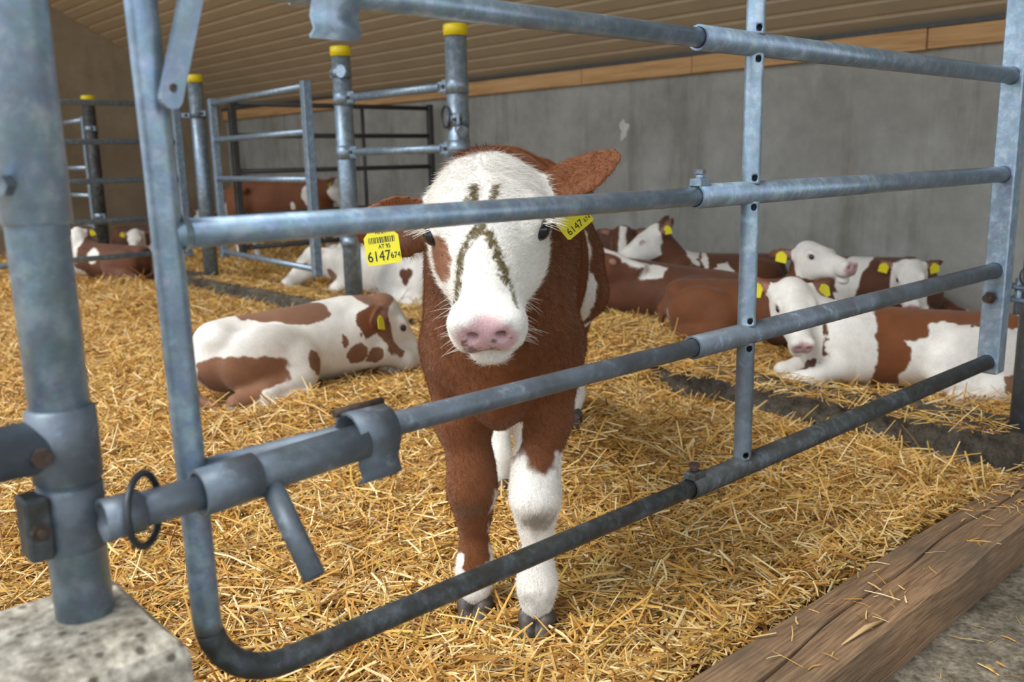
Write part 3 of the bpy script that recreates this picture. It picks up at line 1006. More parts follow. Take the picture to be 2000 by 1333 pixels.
def paint(P, H, base, blobs, seed, face=True, face_edge=-0.01, nose=PINK, ears=BROWN, earlist=(), hi=False, blaze=None):
    n1 = fbm(P, 16, seed, 4); n2 = fbm(P, 55, seed + 3, 2)
    Pw = P + 0.028 * np.stack([fbm(P, 9, seed + 20 + k, 2) for k in range(3)], 1) + 0.010 * np.stack([fbm(P, 34, seed + 30 + k, 2) for k in range(3)], 1)
    c = np.tile(base, (len(P), 1)).astype(np.float32)
    v = 1.0 + 0.16 * fbm(P, 5, seed + 9, 2)
    def blob(c, b):
        ctr, rad, col = b[:3]
        rr = np.sqrt((((Pw if len(b) < 4 else P) - V3(ctr)) / V3(rad)) ** 2 @ np.ones(3)) + 0.04 * n2 * min(1.0, 0.085 / float(np.mean(rad)))
        return lerp(c, np.float32(col), 1 - sstep(rr, 0.97, 1.03))
    for b in blobs:
        if len(b) < 4: c = blob(c, b)
    if H is not None:
        h = H.inv(P)
        if face:
            e = np.abs(h[:, 1])
            near = (np.abs(h[:, 1]) < 0.125) & (h[:, 2] > -0.185) & (h[:, 0] < 0.5) & (h[:, 2] < 0.08)
            m = sstep(h[:, 0] - face_edge + 0.012 * n1 + np.maximum(0, -h[:, 2] - 0.06) * -0.55 - 0.25 * np.maximum(0, e - 0.06), -0.006, 0.006) * near
            if blaze is not None: m = m * (1 - sstep(np.abs(h[:, 1] - blaze[1]) + 0.012 * n1, blaze[0] - 0.004, blaze[0] + 0.004))
            c = lerp(c, WHITE, m)
        for (root, e_, L, Wd, nrm) in earlist:
            q = P - root
            u = q @ e_
            w_ = np.cross(nrm, e_); v_ = np.abs(q @ w_); t_ = np.abs(q @ nrm)
            m = ((u > 0.15 * L) & (u < 1.2 * L) & (v_ < Wd * 0.75) & (t_ < 0.06)).astype(np.float32)
            c = lerp(c, np.float32(ears), m)
            inner = m * (1 - sstep(v_ / Wd, 0.10, 0.42)) * (1 - sstep(u / L, 0.5, 0.95)) * sstep(q @ nrm, -0.004, 0.004) * 0.6
            c = lerp(c, np.float32((0.42, 0.22, 0.17)), inner)
        # nose pad, eyelid rims, mouth
        dn = np.sqrt(((h - np.array([0.368, 0, -0.068])) / np.array([0.042, 0.052, 0.042])) ** 2 @ np.ones(3))
        c = lerp(c, nose, (1 - sstep(dn + 0.06 * n2, 0.80, 1.12)) * 0.92)
        for y in (-1, 1):
            de = np.sqrt((((h - np.array([0.142, 0.092 * y, -0.049])) / np.array([0.028, 0.03, 0.021])) ** 2).sum(1))
            c = lerp(c, FLESH * 0.8, (1 - sstep(de, 0.75, 1.05)) * 0.6)
    for b in blobs:
        if len(b) == 4: c = blob(c, b)
    c = c * v[:, None]
    return np.clip(c, 0.004, 0.9)

def eye_mesh(H, y, parent, r=0.0165, wide=1.0):
    c = H.w((0.1430, 0.0845 * y * wide, -0.050)); r = r * H.s
    n, m = 18, 10
    mb = MB()
    for i in range(m + 1):
        a = math.pi * i / m
        for j in range(n):
            b = 2 * math.pi * j / n
            q = H.R @ np.array([math.sin(a) * math.cos(b) * 1.12, math.cos(a) * 0.95 * y, math.sin(a) * math.sin(b) * 0.95])
            mb.v.append(tuple(c + q * r))
    for i in range(m):
        for j in range(n):
            a = i * n + j; b = i * n + (j + 1) % n
            mb.f.append((a, b, b + n, a + n) if y > 0 else (a + n, b + n, b, a)); mb.sm.append(True)
    return mb.build('eye', 'eye', parent, True)

def ear_tag(parent, ctr, out, down, w=0.056, hgt=0.062, text=None, s=1.0):
    # yellow plastic tag: neck at the top, wide body below
    out = V3(out) / np.linalg.norm(out)
    down = V3(down); down = down - out * np.dot(out, down); down /= np.linalg.norm(down)
    rt = np.cross(out, down)   # to the viewer's right when seen from out
    rt = -rt if False else rt
    w *= s; hgt *= s
    pr = [(-0.20, 0), (0.20, 0), (0.26, 0.06), (0.50, 0.30), (0.50, 0.95), (0.44, 1.0), (-0.44, 1.0), (-0.50, 0.95), (-0.50, 0.30), (-0.26, 0.06)]
    pts = [V3(ctr) + rt * a * w + down * b * hgt + out * 0.0012 for a, b in pr]
    mb = MB().prism(pts, -out * 0.0024)
    o = mb.build('ear_tag', 'tag', parent, True)
    MB().tube([V3(ctr) + down * 0.004 - out * 0.010, V3(ctr) + down * 0.004 + out * 0.004], 0.006 * s, 12).build('stud', 'tag', o, True)
    if text:
        for (txt, a, b, size) in text:
            if txt == 'BARCODE':
                mb = MB(); rr = random.Random(4)
                x = -0.37
                while x < 0.37:
                    wd = rr.choice([0.014, 0.022, 0.034])
                    p0 = V3(ctr) + rt * x * w + down * a * hgt + out * 0.0016
                    mb.prism([p0, p0 + rt * wd * w, p0 + rt * wd * w + down * b * hgt, p0 + down * b * hgt], -out * 0.0006)
                    x += wd + rr.choice([0.016, 0.024, 0.03])
                mb.build('barcode', 'ink', o, True)
                continue
            cu = bpy.data.curves.new('lettering', 'FONT')
            cu.body = txt; cu.size = size * hgt; cu.align_x = 'CENTER'; cu.align_y = 'CENTER'; cu.extrude = 0.0002
            t = bpy.data.objects.new('lettering', cu)
            COL.objects.link(t)
            dg = bpy.context.evaluated_depsgraph_get()
            me = bpy.data.meshes.new_from_object(t.evaluated_get(dg))
            COL.objects.unlink(t); bpy.data.objects.remove(t)
            me.materials.clear(); me.materials.append(M['ink'])
            p0 = V3(ctr) + rt * a * w + down * b * hgt + out * 0.0016
            nx = rt; nx = nx * 0.80
            Mx = Matrix(((nx[0], -down[0], out[0], p0[0]), (nx[1], -down[1], out[1], p0[1]), (nx[2], -down[2], out[2], p0[2]), (0, 0, 0, 1)))
            me.transform(Mx)
            me.name = 'lettering'
            lo = bpy.data.objects.new('lettering', me)
            COL.objects.link(lo); lo.parent = o
    return o

def hoof(parent, c, yaw=0.0, s=1.0, pitch=0.0):
    B = Body()
    cy, sy = math.cos(yaw), math.sin(yaw)
    def w(p):
        x, y, z = np.array(p) * s
        return V3(c) + V3((x * cy - y * sy, x * sy + y * cy, z))
    for y in (-1, 1):
        B.cone(w((-0.012, 0.017 * y, 0.024)), w((0.034, 0.014 * y, 0.012)), 0.020 * s, 0.013 * s, 0.006)
        B.ell(w((0.0, 0.017 * y, 0.034)), np.array((0.030, 0.018, 0.018)) * s, 0.006)
    B.cut(w((0.0, 0, -0.020)), np.array((0.2, 0.2, 0.020)) * s, 0.004)
    V, F = B.mesh(0.004 * max(1, s))
    return np_mesh('hoof', V, F, 'hoof', parent)

def strands(roots, dirs, lens, rad, nseg=4, droop=0.3, ctr=None):
    mb = MB()
    for p, d, l in zip(roots, dirs, lens):
        p = V3(p); d = V3(d) / np.linalg.norm(d)
        pts = [p]
        for k in range(nseg):
            d2 = d + V3((0, 0, -droop)) * (k / nseg); d2 /= np.linalg.norm(d2)
            pts.append(pts[-1] + d2 * l / nseg)
        mb.tube(pts, [rad * (1 - 0.8 * k / nseg) for k in range(nseg + 1)], 4, False)
    return mb

def ear_pair(B, H, eL, eR, nL, nR, L, Wd, th, cup=0.35, rz=-0.070, rx=0.012, split=False):
    out = []
    s = H.s
    for y, e, n in ((1, eL, nL), (-1, eR, nR)):
        rz_, rx_ = (rz, rx) if y < 0 or not split else (-0.078, 0.018)
        e = V3(e); e = e / np.linalg.norm(e)
        n = V3(n); n = n - e * np.dot(n, e); n /= np.linalg.norm(n)
        root = H.w((rx_, 0.080 * y, rz_))
        B.cone(H.w((0.03, 0.06 * y, -0.075)), root + e * 0.035 * s, 0.034 * s, 0.024 * s, 0.03 * s)
        B.ear(root + e * 0.012 * s, e, n, L * s, Wd * s, th, cup, 0.022)
        out.append((root + e * 0.012 * s, e, L * s, Wd * s, n))
    return out

def head_ears(H, B, dl=(-0.25, 1.0, -0.05), th=0.007, L=0.15, Wd=0.085, fold=(0.75, 0.15, 0.6), dr=None, foldr=None):
    dr = dr or (dl[0], -dl[1], dl[2]); foldr = foldr or (fold[0], -fold[1], fold[2])
    return ear_pair(B, H, H.d(dl), H.d(dr), H.d(fold), H.d(foldr), L, Wd, th)

def add_tags(e, H, ears, both=True, s=1.0, which=(0, 1)):
    for k in which:
        root, d, L, Wd, n = ears[k]
        c = root + d * L * 0.50 + n * 0.014 + V3((0, 0, 0.006))
        ear_tag(e, c, n, V3((0, 0, -1.0)) + 0.25 * d, 0.058, 0.064, None, s)

def world_to_local(loc, yaw, sc=1.0):
    c, s = math.cos(-yaw), math.sin(-yaw)
    def f_(p):
        d = V3(p) - V3(loc)
        return V3((d[0] * c - d[1] * s, d[0] * s + d[1] * c, d[2])) / sc
    return f_

# ---------------- standing calf at the gate
HY = math.atan2(-0.747, 0.664)
hero = empty('calf', (-1.36, 1.205, 0.008), HY)
tag(hero, 'brown calf with dung smeared white face standing at the gate', 'calf')

def standing_body(B, legs):
    B.ell((-0.22, 0, 0.735), (0.30, 0.150, 0.245), 0.06)
    B.ell((-0.58, 0, 0.715), (0.36, 0.170, 0.235), 0.08)
    B.ell((-0.98, 0, 0.770), (0.22, 0.155, 0.195), 0.08)
    B.cone((-0.10, 0, 0.930), (-0.55, 0, 0.900), 0.075, 0.070, 0.08)
    B.cone((-0.55, 0, 0.900), (-1.05, 0, 0.905), 0.070, 0.075, 0.08)
    B.ell((0.03, 0, 0.640), (0.10, 0.120, 0.150), 0.07)
    B.ell((0.00, 0, 0.515), (0.10, 0.055, 0.075), 0.06)
    for y in (-1, 1):
        B.ell((-0.10, 0.098 * y, 0.735), (0.12, 0.052, 0.190), 0.06)
        B.ell((-0.02, 0.090 * y, 0.610), (0.085, 0.062, 0.100), 0.05)
        B.ell((-1.00, 0.110 * y, 0.660), (0.15, 0.068, 0.190), 0.07)
        B.ell((-0.90, 0.150 * y, 0.885), (0.05, 0.030, 0.035), 0.05)
    B.chain([(-1.19, 0, 0.88), (-1.235, 0.0, 0.80), (-1.235, 0.0, 0.60), (-1.225, 0.0, 0.42)], [0.035, 0.028, 0.020, 0.026], 0.03)
    for pts, rs in legs: B.chain(pts, rs, 0.035)

front_r = [0.080, 0.055, 0.043, 0.046, 0.031, 0.0275, 0.036, 0.032]
def front_leg(y, hx, hy):
    return ([(-0.06, 0.095 * y, 0.60), (-0.03, 0.086 * y, 0.45), (hx * 0.6, hy * 0.99, 0.345), (hx * 0.8 + 0.012, hy, 0.295), (hx * 0.85, hy, 0.235), (hx * 0.9, hy, 0.145), (hx, hy, 0.10), (hx + 0.022, hy, 0.066)], front_r)
def hind_leg(pts):
    return (pts, [0.105, 0.085, 0.050, 0.042, 0.031, 0.029, 0.037, 0.033])
legs = [front_leg(1, 0.028, 0.072), front_leg(-1, -0.026, -0.068),
        hind_leg([(-0.98, -0.105, 0.66), (-0.86, -0.130, 0.54), (-0.92, -0.115, 0.44), (-0.93, -0.110, 0.38), (-0.86, -0.108, 0.27), (-0.80, -0.106, 0.16), (-0.775, -0.104, 0.105), (-0.75, -0.104, 0.06)]),
        hind_leg([(-1.02, 0.110, 0.68), (-0.98, 0.135, 0.58), (-1.10, 0.120, 0.50), (-1.135, 0.115, 0.455), (-1.125, 0.110, 0.36), (-1.115, 0.108, 0.27), (-1.105, 0.106, 0.22), (-1.08, 0.104, 0.185)])]
B = Body()
standing_body(B, legs)
H = Head((0.165, 0.002, 1.000), (0.445, 0.030, 0.768), 0.045, 1.0)
B.cone((-0.12, 0, 0.84), (0.13, 0, 0.90), 0.135, 0.088, 0.08)
B.cone((-0.02, 0, 0.74), (0.17, 0, 0.82), 0.115, 0.075, 0.08)
add_head(B, H, True, 1.07)
ears = ear_pair(B, H, (-0.05, 0.78, 0.30), (0.10, -1.0, -0.08), (-0.60, 0.30, -0.75), (0.95, -0.05, -0.28), 0.160, 0.125, 0.0065, 0.30, -0.100, 0.060, True)
VV, FF = B.mesh(0.0042); BODIES.append((B, hero))
blobs = [((0.02, 0.075, 0.08), (0.12, 0.11, 0.345), WHITE), ((-0.02, 0.030, 0.45), (0.06, 0.035, 0.09), WHITE), ((-0.01, -0.07, 0.04), (0.09, 0.055, 0.085), WHITE),
         ((0.03, -0.085, 0.14), (0.05, 0.018, 0.035), WHITE),
         ((-0.80, -0.10, 0.15), (0.20, 0.12, 0.30), WHITE), ((-1.08, 0.10, 0.22), (0.12, 0.1, 0.13), WHITE), ((-0.93, 0.13, 0.62), (0.07, 0.05, 0.13), WHITE),
         ((-0.80, 0.14, 0.70), (0.13, 0.06, 0.10), WHITE), ((-1.05, 0.20, 0.48), (0.04, 0.05, 0.10), WHITE), ((-0.55, 0, 0.46), (0.30, 0.10, 0.06), WHITE)]
CC = paint(VV, H, BROWN * 0.86, blobs, 1.0, True, 0.002, PINK, BROWN, ears, True)
hh = H.inv(VV)
n1 = fbm(VV, 60, 5, 3); n2 = fbm(VV, 190, 8, 2)
# brown patch below the eye, smeared dung, speckles on the nose pad, soiled knee and fetlock
rr = np.sqrt(((hh[:, 0] - 0.188) / 0.040) ** 2 + ((hh[:, 1] + 0.085) / 0.030) ** 2 + ((hh[:, 2] + 0.075) / 0.045) ** 2) + 0.10 * n1
CC = lerp(CC, np.float32((0.30, 0.13, 0.065)), 1 - sstep(rr, 0.95, 1.03))
def streak(pts, wd, amt=1.0, thr=0.0):
    global CC
    best = np.full(len(VV), 9.0)
    for a, b in zip(pts[:-1], pts[1:]):
        a, b = np.array(a), np.array(b); ba = b - a
        q = hh[:, :2] - a
        t = np.clip((q @ ba) / (ba @ ba), 0, 1)
        best = np.minimum(best, np.sqrt(((q - t[:, None] * ba) ** 2).sum(1)))
    m = (1 - sstep(best + 0.0035 * n1 + 0.002 * n2, wd * 0.95, wd * 1.30)) * (hh[:, 2] > -0.09) * (hh[:, 2] < 0.06)
    m = m * sstep(n2 + 0.9 * (1 - best / wd) + thr, -0.35, 0.15)
    CC = lerp(CC, DIRT, (m * amt).astype(np.float32))
streak([(0.095, -0.016), (0.130, -0.018), (0.165, -0.004)], 0.0085)
streak([(0.118, -0.030), (0.140, -0.020)], 0.0075, 0.8)
streak([(0.095, 0.020), (0.130, 0.012), (0.165, 0.0), (0.185, -0.006)], 0.0075)
streak([(0.178, -0.006), (0.196, -0.026), (0.222, -0.041), (0.262, -0.046), (0.298, -0.050)], 0.0085)
streak([(0.192, 0.006), (0.222, 0.017), (0.255, 0.029), (0.282, 0.034)], 0.0095)
streak([(0.275, 0.036), (0.318, 0.047), (0.345, 0.053)], 0.0035, 0.85)
m = ((hh[:, 0] > 0.335) & (np.abs(hh[:, 1]) < 0.042) & (hh[:, 2] < -0.066) & (hh[:, 2] > -0.112)).astype(np.float32)
CC = lerp(CC, np.float32((0.14, 0.075, 0.065)), m * sstep(n1 + 0.45 * n2, 0.32, 0.55) * 0.8)
for c_, r_, k_ in (((0.075, 0.080, 0.265), (0.05, 0.045, 0.045), 0.75), ((0.06, 0.072, 0.085), (0.05, 0.05, 0.03), 0.5), ((0.03, -0.068, 0.265), (0.04, 0.04, 0.03), 0.4)):
    rr = np.sqrt((((VV - V3(c_)) / V3(r_)) ** 2).sum(1)) + 0.3 * n1
    CC = lerp(CC, np.float32((0.13, 0.10, 0.06)), ((1 - sstep(rr, 0.3, 1.1)) * k_).astype(np.float32))
body = np_mesh('body', VV, FF, 'fur', hero, CC)
hero_geo = (VV, FF, CC, H, ears)
for y in (-1, 1): eye_mesh(H, y, hero, 0.0225, 1.07)
for c_ in ((0.052, 0.072, 0.0), (-0.002, -0.068, 0.0), (-0.730, -0.104, 0.0), (-1.055, 0.104, 0.125)):
    hoof(hero, c_, 0.0, 1.14)
ear_tag(hero, (0.232, -0.181, 0.882), (0.95, 0.16, 0.12), (-0.05, 0.10, -1), 0.0615, 0.070,
        [('AMA', 0.0, 0.17, 0.16), ('BARCODE', 0.30, 0.15, 0), ('AT 95', 0.06, 0.545, 0.15), ('6147', -0.13, 0.79, 0.37), ('674', 0.345, 0.80, 0.21)])
ear_tag(hero, (0.128, 0.140, 0.902), (0.85, 0.30, -0.25), (-0.10, 0.62, -0.78), 0.0615, 0.060,
        [('6147', -0.10, 0.78, 0.36), ('674', 0.345, 0.80, 0.20)])
# lashes and whiskers
for y in (-1, 1):
    rts, drs, ln = [], [], []
    for k in range(46):
        t = random.random()
        p_ = H.w((0.120 + 0.036 * t, (0.097 + random.uniform(-0.004, 0.006)) * y * 1.04, -0.030 + random.uniform(-0.006, 0.003)))
        rts.append(p_); drs.append(H.d((0.25 + random.uniform(-0.25, 0.25), y, 0.10 + random.uniform(-0.3, 0.2)))); ln.append(random.uniform(0.022, 0.042))
    tag(strands(rts, drs, ln, 0.0006, 4, 0.25).build('eyelashes', 'lash', hero, True), kind='stuff')
rts, drs, ln = [], [], []
for y in (-1, 1):
    for k in range(34):
        p_ = H.w((0.300 + random.uniform(-0.05, 0.045), (0.050 + random.uniform(-0.006, 0.004)) * y, -0.105 + random.uniform(-0.03, 0.03)))
        rts.append(p_); drs.append(H.d((0.15 + random.uniform(-0.35, 0.35), y, -0.30 + random.uniform(-0.5, 0.35)))); ln.append(random.uniform(0.02, 0.05))
    for k in range(22):
        p_ = H.w((0.320 + random.uniform(-0.03, 0.02), random.uniform(0.0, 0.03) * y, -0.150))
        rts.append(p_); drs.append(H.d((random.uniform(-0.2, 0.5), random.uniform(-0.6, 0.6), -1))); ln.append(random.uniform(0.008, 0.022))
tag(strands(rts, drs, ln, 0.00045, 4, 0.3).build('whiskers', 'lash', hero, True), kind='stuff')

# ---------------- lying calves
def lying_calf(label, loc, yaw, poll, nose, side, base, blobs, seed, res=0.008, sc=1.0, roll=0.0, face=True, face_edge=-0.01,
               ear=None, ear_col=BROWN, nosec=PINK, tagk=(0, 1), earkw=None, group=None, eyes=True, hs=0.86, earloc=None, pitch=0.0, hoofs=True, lift=0.0, blaze=None):
    e = empty('calf', loc, yaw); tag(e, label, 'calf', group)
    e.scale = (sc, sc, sc)
    e.rotation_euler[1] = pitch
    f_ = world_to_local(loc, yaw, sc)
    H = Head(f_(poll), f_(nose), roll, hs)
    s = side
    B = Body()
    z9 = 0.90
    B.ell((-0.14, 0, 0.225 * z9), (0.27, 0.180, 0.205 * z9), 0.06)
    B.ell((-0.42, 0, 0.215 * z9), (0.28, 0.205, 0.195 * z9), 0.08)
    B.ell((-0.66, 0.01 * s, 0.225 * z9), (0.18, 0.165, 0.175 * z9), 0.08)
    B.cone((0.0, 0, 0.345 * z9), (-0.66, 0, 0.320 * z9), 0.055, 0.050, 0.08)
    B.ell((0.06, 0, 0.165), (0.12, 0.13, 0.13), 0.06)
    for y in (-1, 1):
        B.ell((-0.02, 0.125 * y, 0.215), (0.12, 0.055, 0.145), 0.05)
        B.chain([(0.03, 0.135 * y, 0.14), (0.16, 0.135 * y, 0.075), (0.255, 0.12 * y, 0.052)], [0.062, 0.047, 0.040], 0.035)
        B.chain([(0.255, 0.12 * y, 0.050), (0.17, 0.10 * y, 0.030), (0.08, 0.085 * y, 0.028)], [0.038, 0.028, 0.030], 0.02)
    B.ell((-0.56, 0.165 * s, 0.185), (0.195, 0.075, 0.165), 0.05)
    B.ell((-0.42, 0.195 * s, 0.135), (0.085, 0.055, 0.095), 0.05)
    B.chain([(-0.42, 0.20 * s, 0.10), (-0.60, 0.225 * s, 0.065), (-0.735, 0.215 * s, 0.048)], [0.062, 0.050, 0.036], 0.035)
    B.chain([(-0.735, 0.215 * s, 0.040), (-0.60, 0.255 * s, 0.032), (-0.47, 0.272 * s, 0.030), (-0.42, 0.275 * s, 0.030)], [0.034, 0.028, 0.027, 0.032], 0.02)
    B.ell((-0.55, -0.13 * s, 0.16), (0.19, 0.09, 0.14), 0.05)
    B.ell((-0.74, 0.06 * s, 0.305), (0.07, 0.09, 0.06), 0.05)
    B.chain([(-0.82, 0.01, 0.26), (-0.86, 0.02 * s, 0.18), (-0.85, 0.08 * s, 0.06), (-0.80, 0.17 * s, 0.03)], [0.032, 0.024, 0.018, 0.020], 0.03)
    nb = H.w((0.03, 0, -0.10))
    B.cone((-0.03, 0, 0.255), nb, 0.115, 0.072 * hs / 0.86, 0.08)
    nb2 = H.w((0.06, 0, -0.14))
    B.cone((0.05, 0, 0.185), nb2, 0.108, 0.060, 0.08)
    add_head(B, H, res <= 0.0085)
    kw = dict(th=max(0.0065, res * 0.75))
    if earkw: kw.update(earkw)
    ears = head_ears(H, B, **kw) if earloc is None else ear_pair(B, H, *earloc, 0.15, 0.085, kw['th'])
    V, F = B.mesh(res); BODIES.append((B, e))
    C_ = paint(V, H, base, blobs, seed, face, face_edge, nosec, ear_col, ears, blaze=blaze)
    np_mesh('body', V, F, 'fur', e, C_)
    if eyes:
        for y in (-1, 1): eye_mesh(H, y, e, 0.0165)
    add_tags(e, H, ears, which=tagk)
    if hoofs: hoof(e, (-0.38, 0.28 * s, 0.0), 0.1 * s, 0.9)
    return e

R_ = math.radians
GRP = 'calves lying on the straw'
W_, Bn = WHITE, BROWN
LB = np.float32((0.215, 0.095, 0.046))
L1 = lying_calf('white and brown calf curled alone in the front pen beside the standing calf', (-3.47, 2.22, 0.03), R_(88), (-3.40, 2.35, 0.390), (-3.36, 2.53, 0.130), -1, WHITE,
    [((-0.68, -0.16, 0.13), (0.24, 0.14, 0.125), LB), ((-0.44, -0.02, 0.40), (0.20, 0.17, 0.075), LB), ((-0.33, -0.10, 0.36), (0.13, 0.14, 0.06), LB),
     ((-0.37, -0.24, 0.15), (0.035, 0.05, 0.055), LB), ((0.08, -0.02, 0.33), (0.14, 0.22, 0.17), LB), ((0.12, -0.12, 0.22), (0.10, 0.12, 0.13), LB),
     ((-0.02, -0.18, 0.13), (0.06, 0.06, 0.04), LB), ((-0.13, -0.19, 0.16), (0.055, 0.05, 0.05), LB), ((-0.10, -0.20, 0.25), (0.015, 0.05, 0.018), LB), ((-0.20, -0.20, 0.23), (0.02, 0.05, 0.03), LB)],
    2.0, 0.006, 0.95, 0.15, True, 0.01, hs=0.95, ear_col=BROWN * 0.9, earloc=((-0.4, 0.9, 0.1), (-0.78, -0.50, -0.22), (0.8, 0.4, 0.2), (0.30, -0.95, 0.15)), group=GRP, tagk=(1,))
R1 = lying_calf('white and brown calf with white hindquarters lying behind the kerb', (-1.80, 3.524, 0.015), R_(216), (-1.95, 3.37, 0.480), (-1.80, 3.22, 0.285), 1, WHITE,
    [((-0.35, -0.05, 0.38), (0.30, 0.20, 0.085), Bn), ((-0.17, 0.12, 0.22), (0.085, 0.14, 0.20), Bn), ((-0.24, 0.05, 0.34), (0.12, 0.2, 0.11), Bn), ((-0.56, 0.08, 0.36), (0.20, 0.14, 0.05), Bn), ((-0.72, 0.20, 0.07), (0.12, 0.10, 0.06), LB),
     ((0.085, 0.085, 0.20), (0.050, 0.10, 0.13), DBROWN), ((0.13, 0.10, 0.10), (0.07, 0.08, 0.06), DBROWN)],
    3.0, 0.006, 0.90, -0.05, True, -0.02, earkw=dict(dl=(-0.45, 0.95, 0.05), fold=(0.75, 0.1, 0.6)), group=GRP, hs=0.93)
R2 = lying_calf('reddish brown calf with raised white face and a small white side spot', (-2.20, 3.93, 0.06), R_(14), (-2.20, 3.90, 0.585), (-2.02, 3.85, 0.555), -1, BROWN * 0.8,
    [((-0.28, -0.20, 0.235), (0.035, 0.05, 0.028), W_), ((-0.78, -0.10, 0.14), (0.02, 0.10, 0.08), FLESH)], 4.0, 0.0075, 0.86, 0.0, True, -0.01, earkw=dict(dl=(-0.45, 0.9, 0.0)), group=GRP, hs=0.92)
R3 = lying_calf('calf with curly white forehead and white shoulder lying by the back wall', (-2.16, 5.00, 0.07), R_(-6), (-2.12, 4.86, 0.420), (-2.03, 4.72, 0.200), -1, DBROWN,
    [((-0.36, -0.10, 0.28), (0.085, 0.22, 0.22), W_), ((-0.5, 0, 0.1), (0.3, 0.3, 0.08), W_)], 5.0, 0.0085, 0.86, 0.0, True, -0.01, earkw=dict(dl=(-0.3, 1, -0.1)), group=GRP, ear_col=DBROWN)
R4 = lying_calf('brown calf with closed eyes lifting its pale face toward the wall', (-3.48, 4.62, 0.06), R_(237), (-3.575, 4.50, 0.575), (-3.72, 4.36, 0.455), 1, DBROWN * 1.2,
    [((-0.30, 0.17, 0.20), (0.075, 0.12, 0.13), W_), ((-0.08, 0.05, 0.36), (0.05, 0.16, 0.10), W_), ((-0.17, 0.10, 0.33), (0.025, 0.16, 0.10), W_)], 6.0, 0.0085, 0.84, 0.0, True, -0.01, hs=1.08, eyes=False, group=GRP, ear_col=DBROWN, tagk=(0,), earkw=dict(dl=(-0.8, 0.45, 0.4), fold=(0.2, 0.9, 0.2)))
R5 = lying_calf('plain brown calf lying with its back to the gate below the others', (-3.50, 4.02, 0.04), R_(205), (-3.53, 3.88, 0.475), (-3.34, 3.98, 0.440), 1, DBROWN * 1.15,
    [], 7.0, 0.009, 0.95, 0.0, True, 0.0, ear_col=DBROWN, group=GRP, earkw=dict(dl=(-0.6, 0.5, 0.7)), blaze=(0.05, 0.0), eyes=False, nosec=WHITE, pitch=-0.055)
R6 = lying_calf('dark brown calf with a white blaze hidden behind the others at the wall', (-4.10, 4.98, 0.08), R_(-20), (-4.10, 4.80, 0.52), (-3.99, 4.66, 0.33), -1, DBROWN,
    [], 8.0, 0.011, 0.95, 0.0, True, -0.01, ear_col=DBROWN, group=GRP, tagk=(), blaze=(0.03, 0.0))
heart = [((-0.604, 0.22, 0.240), (0.029, 0.12, 0.030), DBROWN, 1), ((-0.650, 0.22, 0.242), (0.029, 0.12, 0.030), DBROWN, 1), ((-0.627, 0.22, 0.222), (0.040, 0.12, 0.026), DBROWN, 1), ((-0.627, 0.22, 0.205), (0.026, 0.12, 0.042), DBROWN, 1)]
L2 = lying_calf('white calf with a heart shaped brown spot lying behind the kerb', (-5.45, 3.585, 0.03), R_(187), (-5.95, 3.42, 0.385), (-6.00, 3.23, 0.208), 1, WHITE,
    heart + [((-0.37, 0.24, 0.085), (0.035, 0.08, 0.045), DBROWN), ((0.22, 0.12, 0.14), (0.07, 0.10, 0.07), LB), ((-0.88, 0, 0.2), (0.10, 0.3, 0.12), Bn)], 9.0, 0.0085, 1.05, 0.0, True, -0.05, ear_col=W_, group=GRP, earkw=dict(dl=(-0.5, 0.9, 0.0)), tagk=(1,))
L3 = lying_calf('white calf with brown smudges lying behind the heart spotted calf', (-6.20, 3.95, 0.07), R_(200), (-6.46, 3.92, 0.33), (-6.60, 3.82, 0.15), 1, WHITE,
    [((-0.1, 0.15, 0.22), (0.12, 0.12, 0.05), Bn), ((-0.55, 0, 0.3), (0.16, 0.3, 0.16), DBROWN), ((0.02, 0.06, 0.40), (0.06, 0.10, 0.06), DBROWN)], 10.0, 0.011, 0.9, 0.0, True, -0.02, group=GRP, tagk=())
L5 = lying_calf('brown calf with white face lying behind the divider gate by the latch post', (-8.45, 2.62, 0.03), R_(215), (-8.54, 2.59, 0.48), (-8.44, 2.47, 0.28), 1, DBROWN * 1.1,
    [((-0.2, 0.2, 0.30), (0.05, 0.10, 0.10), W_), ((0.1, 0, 0.1), (0.2, 0.3, 0.10), W_)], 11.0, 0.011, 0.8, 0.0, True, -0.01, group=GRP, ear_col=DBROWN, tagk=(0,))
L6 = lying_calf('pale faced calf lying between the blackened post and the swing gate', (-9.50, 3.66, 0.06), R_(10), (-9.42, 3.41, 0.37), (-9.30, 3.34, 0.17), -1, DBROWN * 1.1,
    [((0.1, 0, 0.1), (0.2, 0.3, 0.1), W_)], 12.0, 0.011, 0.85, 0.0, True, -0.01, group=GRP, ear_col=DBROWN, tagk=(1,))
L7 = lying_calf('pale calf lying in the far corner behind the swing gate post', (-10.45, 4.85, 0.06), R_(183), (-10.50, 4.62, 0.50), (-10.42, 4.50, 0.32), 1, DBROWN,
    [((0.0, 0, 0.1), (0.3, 0.4, 0.12), W_)], 13.0, 0.012, 1.0, 0.0, True, -0.01, group=GRP, ear_col=DBROWN, tagk=())

